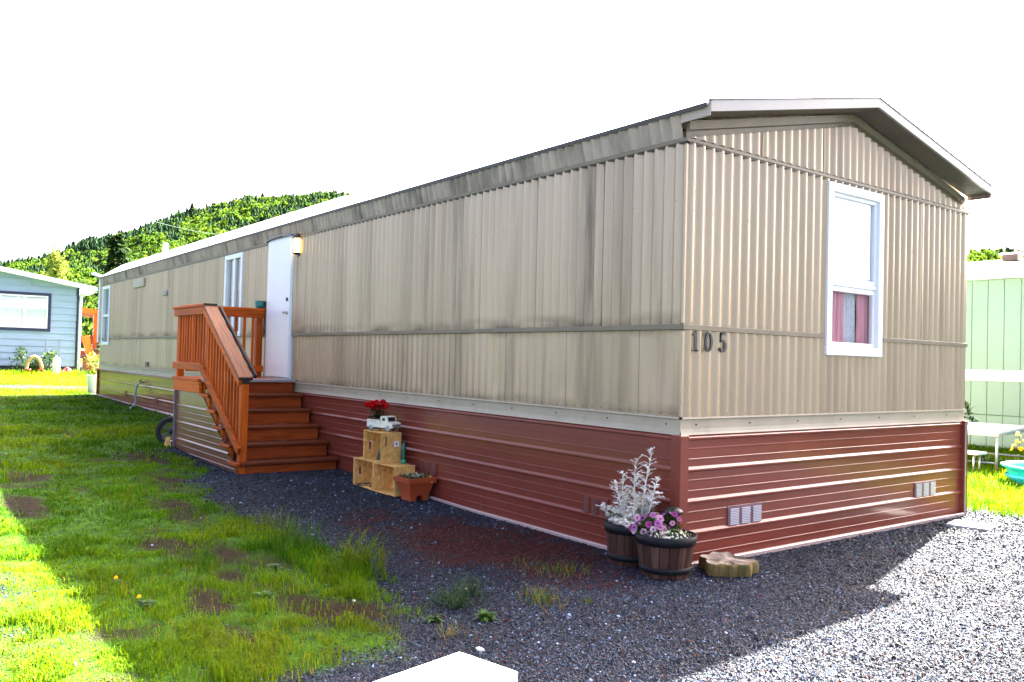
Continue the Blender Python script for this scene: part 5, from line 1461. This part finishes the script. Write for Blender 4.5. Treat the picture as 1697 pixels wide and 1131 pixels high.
MB().lathe([(0,0),(.52,0),(.58,.10),(.60,.20),(.655,.215),(.66,.235),(.60,.24),(.56,.21),(.53,.05),(0,.03)], 40, (-.06,6.95,.07)).build('pool_body', TURQ, pool)
MB().lathe([(.605,.09),(.612,.10),(.607,.12)], 40, (-.06,6.95,.07)).build('pool_ridge', mat('dark_turquoise', (.01,.22,.42), .4), pool)
bush_thing('yellow_flower_plant', 'upright plant with yellow flowers behind the paddling pool', 'flowers', (-.45,7.75,.10), (.30,.30), .42, 130, [GR2, YG], .06, .02, dict(n=46, cols=[np.array((.75,.48,.03)), np.array((.8,.6,.06))], r=.035), 12)
bush_thing('yellow_flower_plant', 'single tall yellow flower spike left of the pool', 'flowers', (-.88,7.72,.10), (.10,.10), .52, 40, [GR2, YG], .06, .02, dict(n=14, cols=[np.array((.78,.52,.04))], r=.03, zlo=.6), 13)
tag(MB().box((-2.1,8.7,.06), (-1.2,9.4,.125), rot=RZ(R(-15)), ch=.01).build('paving_slab', CONC), 'pale paving slab in the grass beneath the folding table', 'paving slab')

# ------------------------------------------------------------------ single trees one can tell apart
BARKT = mat('tree_bark', (.07,.05,.035), .9, var=.3)
def conifer(label, px, dist_, hgt, rad, seed, cols, zb=.5):
    rr = np.random.default_rng(seed); d = fw+rt*((px-848.5)/FPX); d.z = 0; d.normalize()
    b = Vector((CAM.x+d.x*dist_, CAM.y+d.y*dist_, zb)); t = thing('conifer_tree', label, 'tree', b)
    MB().tube([b, b+Vector((.1,.05,hgt*.5)), b+Vector((0,.1,hgt*.97))], [hgt*.02,hgt*.012,.02], 8).build('trunk', BARKT, t)
    F_ = Foliage(); bl = np.array(b[:])
    for k in range(int(120)):
        f = .10+.9*(k/120)**.9; z = hgt*f; L_ = rad*(1-f)**.75*rr.uniform(.55,1.15)+.15; a = k*2.399+rr.normal(0,.3)
        dd = np.array([math.cos(a), math.sin(a), 0])
        for j in range(12):
            s = (j+.6)/12*L_; p_ = bl+dd*s+np.array([0,0,z-.18*s+.05*rr.normal()]); sz = hgt*.05*rr.uniform(.7,1.3)
            F_.leaf(p_, dd+rr.normal(0,.6,3)-np.array([0,0,.35]), sz*1.2, sz*.7, cols[rr.integers(len(cols))]*rr.uniform(.5,1.5))
    F_.build('crown', FOREST, t)
DKC = [np.array([.014,.032,.014]), np.array([.020,.042,.016]), np.array([.034,.046,.018])]
conifer('big dark conifer rising behind the gap between the homes', 188, 75, 10.2, 3.6, 41, DKC)
conifer('dark narrow conifer showing above the middle of the home roof', 303, 150, 18.5, 4.2, 42, DKC)
# tall conifers breaking the skyline
rr = np.random.default_rng(5)
def sky_tree(px, py_top, dist_, hgt, rad, seed, label):
    d = fw+rt*((px-848.5)/FPX)+upv*((565.5-py_top)/FPX); k = dist_/math.hypot(d.x, d.y); topz = CAM.z+d.z*k
    conifer(label, px, dist_, hgt, rad, seed, [c*1.3 for c in DKC], topz-hgt)
sky_tree(311, 336, 960, 27, 8.5, 43, 'tall dark conifer breaking the hill skyline on the left')
sky_tree(335, 340, 965, 19, 3.0, 44, 'slim pale conifer right of the tall skyline conifer')
def poplar(label, px, dist_, hgt, rad, seed, cols, zb=.5):
    rr = np.random.default_rng(seed); d = fw+rt*((px-848.5)/FPX); d.z = 0; d.normalize()
    b = Vector((CAM.x+d.x*dist_, CAM.y+d.y*dist_, zb)); t = thing('poplar_tree', label, 'tree', b)
    MB().tube([b, b+Vector((0,0,hgt*.5)), b+Vector((0,0,hgt*.92))], [.3,.18,.04], 8).build('trunk', BARKT, t)
    F_ = Foliage(); bl = np.array(b[:])
    for k in range(60):
        f = rr.uniform(.12,1); a = rr.uniform(0,6.28); q = rad*(.35+.65*math.sin(math.pi*min(1, f*.85+.12)))*rr.uniform(.3,1); c_ = bl+np.array([q*math.cos(a), q*math.sin(a), hgt*f*.97])
        tone = cols[rr.integers(len(cols))]*rr.uniform(.7,1.3)
        for j in range(34):
            dd = rdir(rr,-1,1)*rr.random()**.4; F_.leaf(c_+dd*np.array([.8,.8,1.3]), dd+rr.normal(0,.5,3), .5, .34, tone*rr.uniform(.7,1.3))
    F_.build('crown', FOREST, t)
poplar('pale green poplar standing behind the blue house roof', 88, 150, 16.5, 2.2, 45, [np.array([.10,.15,.035]), np.array([.14,.18,.05])])
pw0 = CAM+(fw+rt*((250-848.5)/FPX)+upv*((565.5-366)/FPX))*85; pw1 = CAM+(fw+rt*((640-848.5)/FPX)+upv*((565.5-352)/FPX))*60
P = [pw0.lerp(pw1, t)-Vector((0,0,1.6*math.sin(math.pi*t))) for t in np.linspace(0,1,14)]
tag(MB().tube(P, .022, 5).build('power_line', mat('cable_grey', (.45,.47,.48), .5)), 'thin pale power line sagging across the wooded hill', 'power line')
# ------------------------------------------------------------------ grass, gravel, weeds
GRASS = leaf_mat('grass_blade', .6, .48, .15, spec=.08)
def blades(name, X, Y, Z, H, Wd, bend, ang, C, kindlabel):
    n = len(X); dx, dy = np.cos(ang), np.sin(ang); sx, sy = -dy, dx
    V = np.zeros((n, 5, 3), np.float32)
    V[:,0] = np.stack([X-sx*Wd/2, Y-sy*Wd/2, Z-.004], 1); V[:,1] = np.stack([X+sx*Wd/2, Y+sy*Wd/2, Z-.004], 1)
    mx, my, mz = X+dx*H*bend*.28, Y+dy*H*bend*.28, Z+H*.55
    V[:,2] = np.stack([mx-sx*Wd*.38, my-sy*Wd*.38, mz], 1); V[:,3] = np.stack([mx+sx*Wd*.38, my+sy*Wd*.38, mz], 1)
    V[:,4] = np.stack([X+dx*H*bend, Y+dy*H*bend, Z+H*(1-.35*bend)], 1)
    b = (np.arange(n)*5)[:, None]
    Fc = np.concatenate([b+np.array([[0,1,3]]), b+np.array([[0,3,2]]), b+np.array([[2,3,4]])], 1).reshape(-1, 3)
    shade = np.array([.75,.75,1,1,1.15])[None, :, None]
    Cc = (C[:, None, :]*np.ones((1,5,1))).reshape(-1, 3)
    o = fast_mesh(name, V.reshape(-1, 3), Fc, GRASS, 3, Cc, False)
    tag(o, kindlabel, 'grass', kind='stuff'); return o
rg = np.random.default_rng(101)
def palette(n, x, y):
    t = fbm(x+20, y, 1.1, 3)[:, None]+rg.normal(0,.16,(n,1)); t = np.clip((t-.3)/.4, 0, 1)
    c = np.array([.023,.10,.002])*(1-t)+np.array([.078,.215,.004])*t
    ye = ss(1.3,.5,np.hypot((x+.2)/1.1,(y+2.75)/.7))[:, None]*.6; c = c*(1-ye)+np.array([.105,.21,.006])*ye
    hue = ss(.35,.7,fbm(x+50, y+9, .55, 3))[:, None]; c = c*(1-hue*.55)+c*np.array([1.9,1.12,1.0])*hue*.55+np.array([.02,.02,0])*hue*.5
    s = rg.random(n) < (.02+.10*ss(.5,.75,fbm(x+70, y, 2.2, 2))); c[s] = np.array([.15,.15,.035])
    return c*rg.uniform(.65,1.35,(n,1))
def sample(x0, x1, y0, y1, dens, ref):
    n = int((x1-x0)*(y1-y0)*dens); x = rg.uniform(x0, x1, n); y = rg.uniform(y0, y1, n)
    d = np.hypot(x-CAM.x, y-CAM.y); keep = rg.random(n) < np.minimum(1, (ref/d)**2)
    x, y, d = x[keep], y[keep], d[keep]
    k = ~in_house(x, y, .06) & ~in_porch(x, y); 
    # only ground the camera side of the scene can see (generous margin)
    vx = (x-CAM.x)*fw.x+(y-CAM.y)*fw.y; lx = (x-CAM.x)*rt.x+(y-CAM.y)*rt.y
    k &= (vx > 2.2) & (np.abs(lx) < vx*.72+.6)
    return x[k], y[k], d[k]
# the lawn beside the home
x, y, d = sample(-19.5, 1.2, -5.2, .1, 10500, 5.4)
la = lawn_amt(x, y); di = dirt_amt(x, y); clump = fbm(x+5, y, 5, 2)
k = rg.random(len(x)) < la*(1-.9*di)*(.16+.95*ss(.36,.62,clump)); x, y, d, clump = x[k], y[k], d[k], clump[k]
n = len(x)
lush = ss(1.5,.5,np.hypot((x+.9)/1.3,(y+3.2)/.6)); edge = ss(1.2,.4,np.hypot((x+1.6)/1.6,(y+2.15)/.28))
H = (.020+.045*ss(.4,.75,fbm(x, y, 2.3, 3))+.025*lush+.045*edge)*rg.uniform(.5,1.5,n)
blades('lawn_grass', x, y, gz1(x, y), H, .0048*np.maximum(1, d/5.5)*rg.uniform(.7,1.3,n), rg.uniform(.15,1.0,n), rg.uniform(0,6.283,n), palette(n, x, y), 'green lawn grass beside the mobile home')
# far lawn by the blue house and lawn behind the home
x, y, d = sample(-30.2, -19.3, -9, 3.4, 1600, 14)
k = rg.random(len(x)) < lawn_amt(x, y); x, y, d = x[k], y[k], d[k]; n = len(x)
blades('far_lawn_grass', x, y, gz1(x, y), rg.uniform(.03,.085,n)*(1+2.0*ss(-28.2,-29.2,x)), .012*np.maximum(1, d/22)*rg.uniform(.7,1.3,n), rg.uniform(.1,.6,n), rg.uniform(0,6.283,n), palette(n, x, y)*1.15, 'sunlit grass in front of the blue house')
x, y, d = sample(-5, 3.2, 4.3, 10.8, 2600, 9)
k = rg.random(len(x)) < lawn_amt(x, y); x, y, d = x[k], y[k], d[k]; n = len(x)
blades('back_lawn_grass', x, y, gz1(x, y), rg.uniform(.05,.14,n), .007*np.maximum(1, d/9)*rg.uniform(.7,1.3,n), rg.uniform(.1,.6,n), rg.uniform(0,6.283,n), palette(n, x, y)*1.1, 'sunlit grass between the two homes')

# gravel chips
STONE = mat('gravel_chips', (.1,.1,.1), .6, var=.15, vscale=60, attr=True, spec=.2)
x, y, d = sample(-8, 4.2, -4.8, 7.0, 12500, 4.4)
la = lawn_amt(x, y); k = rg.random(len(x)) < np.clip(1.02-la*1.0, .0, 1); x, y, d, la = x[k], y[k], d[k], la[k]; n = len(x)
OCT = np.array([(1,0,0),(-1,0,0),(0,1,0),(0,-1,0),(0,0,1),(0,0,-1)], float); OF = np.array([(0,2,4),(2,1,4),(1,3,4),(3,0,4),(2,0,5),(1,2,5),(3,1,5),(0,3,5)])
S = (rg.gamma(3, .0012, n)+.0026)*np.maximum(1, d/6.0)
V = OCT[None]*(1+rg.uniform(-.4,.4,(n,6,1))); V = V*np.stack([S, S*rg.uniform(.55,1.0,n), S*rg.uniform(.4,.75,n)], 1)[:, None, :]
a, t = rg.uniform(0,6.283,n), rg.normal(0,.45,n); ca, sa, ct, st = np.cos(a)[:,None], np.sin(a)[:,None], np.cos(t)[:,None], np.sin(t)[:,None]
vx_, vy_, vz_ = V[:,:,0], V[:,:,1], V[:,:,2]; vx2, vz2 = vx_*ct-vz_*st, vx_*st+vz_*ct
V = np.stack([vx2*ca-vy_*sa+x[:,None], vx2*sa+vy_*ca+y[:,None], vz2+(gz1(x,y)+S*.25)[:,None]], -1)
u_ = rg.random(n); g_ = np.where(u_ < .55, rg.uniform(.009,.020,n), np.where(u_ < .88, rg.uniform(.020,.042,n), np.where(u_ < .988, rg.uniform(.05,.11,n), rg.uniform(.2,.4,n))))
C = np.stack([g_*.74, g_*.96, g_*1.5], 1)
C = C*(.7+.65*ss(.3,.7,fbm(x+11, y, .9, 4)))[:, None]
red = rg.random(n) < red_amt(x, y)*.85+.012; C[red] = np.array([.060,.012,.008])*rg.uniform(.5,1.6,(red.sum(),1))
o = fast_mesh('gravel_stones', V.reshape(-1, 3), ((np.arange(n)*6)[:,None,None]+OF[None]).reshape(-1, 3), STONE, 3, np.repeat(C, 6, 0))
tag(o, 'dark grey and red crushed gravel chips around the home', 'gravel', kind='stuff')

# bits of straw and dead leaves lying on the gravel
x, y, d = sample(-4.5, 4.2, -4.6, 5.0, 40, 9)
k = rg.random(len(x)) < 1-lawn_amt(x, y)*.5; x, y, d = x[k], y[k], d[k]; n = len(x); F_ = Foliage(); zz = gz1(x, y)
for i in range(n):
    a = rg.uniform(0,6.283); dd = np.array([math.cos(a), math.sin(a), rg.uniform(-.05,.2)])
    if i % 3: F_.leaf((x[i], y[i], zz[i]+.008), dd, rg.uniform(.02,.06), .0035, STRAW*rg.uniform(.5,1.2), curl=.1)
    else: F_.leaf((x[i], y[i], zz[i]+.008), dd, rg.uniform(.012,.03), rg.uniform(.008,.016), np.array([.11,.055,.025])*rg.uniform(.5,1.5), curl=.3)
tag(F_.build('leaf_litter', LEAF), 'scattered straw and dead leaves on the gravel', 'leaf litter', kind='stuff')
# weeds and tufts one can tell apart
r = np.random.default_rng(55)
def tuft(label, x, y, n, h, bend, cols, spread=.05, w=.005, lean=None, name='grass_tuft', cat='grass tuft', grp='grass tufts and weeds at the gravel edge'):
    z = float(gz1(x, y)); t = thing(name, label, cat, (x, y, z), grp); F_ = Foliage()
    for k in range(n):
        a = r.uniform(0,6.283); d = np.array([math.cos(a), math.sin(a), 0])
        if lean is not None: d = d*.5+np.array(lean)
        F_.blade((x+r.normal(0,spread), y+r.normal(0,spread), z-.005), d, h*r.uniform(.5,1.25), w*r.uniform(.7,1.3), bend*r.uniform(.5,1.2), cols[r.integers(len(cols))]*r.uniform(.65,1.35))
    tag(F_.build('blades', GRASS, t), kind='stuff')
tuft('long arching grass tuft at the lawn edge bending towards the gravel', -1.02,-2.0, 190, .36, .95, [GR2, GR2*1.2, YG], .09, .006, (.55,-.15,0))
tuft('upright long grass tuft left of the arching one', -1.75,-2.12, 120, .27, .55, [GR2, GR1*1.4], .10, .006)
tuft('long grass tuft at the gravel edge nearest the crates', -2.7,-1.98, 90, .20, .5, [GR2, YG], .13, .006)
tuft('yellow dry grass tuft in front of the small barrel', -.32,-.82, 110, .09, .8, [STRAW, YG*1.2, GR2], .10, .004)
tuft('thin dry grass patch nearest the red gravel', -.62,-.95, 50, .07, .8, [STRAW, YG], .09, .004)
tuft('pale dry tuft in the middle of the gravel', .08,-1.33, 80, .09, .8, [YG*1.3, STRAW, GR2], .07, .004)
tuft('low green and straw tuft right of the pale dry tuft', .22,-1.38, 80, .08, .8, [GR2, GR1*1.3, STRAW], .06, .004)
tuft('tiny lone green tuft on open gravel', .33,-1.17, 26, .05, .8, [GR2, YG], .03, .004)
tuft('dry yellow tuft nearest the white box', .38,-2.15, 50, .08, .7, [STRAW, YG*1.2], .06, .004)
def feathery(label, x, y, s, n, grp='feathery weeds'):
    z = float(gz1(x, y)); t = thing('feathery_weed', label, 'weed', (x, y, z), grp); F_ = Foliage()
    for k in range(n):
        a = r.uniform(0,6.283); el = r.uniform(.25,1.3); d = np.array([math.cos(a)*math.cos(el), math.sin(a)*math.cos(el), math.sin(el)]); L_ = s*r.uniform(.5,1.1); c = np.array([.016,.055,.005])*r.uniform(.7,1.5)
        b = np.array([x+r.normal(0,s*.3), y+r.normal(0,s*.3), z])
        F_.stem([b, b+d*L_], [.002,.001], c)
        for j in range(14):
            p_ = b+d*L_*(.2+.8*j/14); F_.leaf(p_, d*.6+rdir(r,-.5,1), s*.17, s*.022, c*r.uniform(.8,1.3))
    F_.build('fronds', LEAF, t)
feathery('dark green feathery weed clump, larger of the two on the gravel', -.06,-1.86, .17, 55)
feathery('dark green feathery weed clump behind the larger one', -.20,-1.66, .14, 34)
def rosette(label, x, y, n, ln, wd, cols, flower=None, name='broadleaf_weed'):
    z = float(gz1(x, y)); t = thing(name, label, 'weed', (x, y, z), 'broadleaf weeds'); F_ = Foliage()
    for k in range(n):
        a = k*2.4+r.normal(0,.2); el = r.uniform(.2,.9); d = np.array([math.cos(a)*math.cos(el), math.sin(a)*math.cos(el), math.sin(el)])
        F_.leaf(np.array([x, y, z])+d*ln*.1, d, ln*r.uniform(.6,1.2), wd*r.uniform(.7,1.2), cols[r.integers(len(cols))]*r.uniform(.7,1.3), curl=.5)
    F_.build('leaves', LEAF, t)
    if flower:
        G_ = Foliage()
        for dx_, dy_, hh in flower:
            G_.stem([(x,y,z),(x+dx_,y+dy_,z+hh)], [.003,.002], GR2)
            for j in range(3): G_.flower((x+dx_,y+dy_,z+hh+.004*j), (.3,-.4,1), .014-.003*j, (.80,.58,.01), None, 9)
        G_.build('dandelion_heads', PETAL, t)
rosette('bright green broadleaf weed on the gravel below the feathery clump', .26,-1.86, 34, .07, .03, [GR2, GR1*1.5])
rosette('small green weed at the edge of the straw patch', .12,-2.12, 26, .06, .025, [GR2, GR1])
rosette('broadleaf weed in the lawn with one yellow dandelion nearest the porch', -1.45,-3.38, 30, .06, .03, [GR1*1.2, GR2], [(.05,-.04,.07)])
rosette('leafy lawn weed with a low yellow dandelion near the dry patch', -.92,-3.36, 36, .06, .03, [GR1, GR2], [(-.05,-.03,.05)])
rosette('wide leaved weed in the shaded long grass', -.75,-2.75, 22, .06, .035, [GR2*1.2, GR2])
rosette('dark leafy weed beside the long grass', -1.35,-2.45, 26, .06, .03, [GR1, GR1*1.4])
def white_stone(label, x, y, s):
    z = float(gz1(x, y)); s *= .6; v = ICO1_V*np.array([s, s*.7, s*.45])*(1+.3*(r.random((len(ICO1_V),1))-.5))+np.array([x, y, z+s*.3])
    o = fast_mesh('white_stone', v, ICO1_F, mat('pale_stone', (.62,.60,.56), .7, var=.1, vscale=30), 3); tag(o, label, 'stone', 'loose white stones on the gravel')
white_stone('white stone left of the pair above the feathery weed', -.32,-1.60, .028); white_stone('white stone above the feathery weed', -.36,-1.50, .026)
white_stone('lone white stone at the lawn edge', -.42,-2.33, .026); white_stone('flat pale stone just behind the white box', .66,-2.18, .05)
white_stone('small white stone low on the right gravel', 1.2,-1.65, .022)
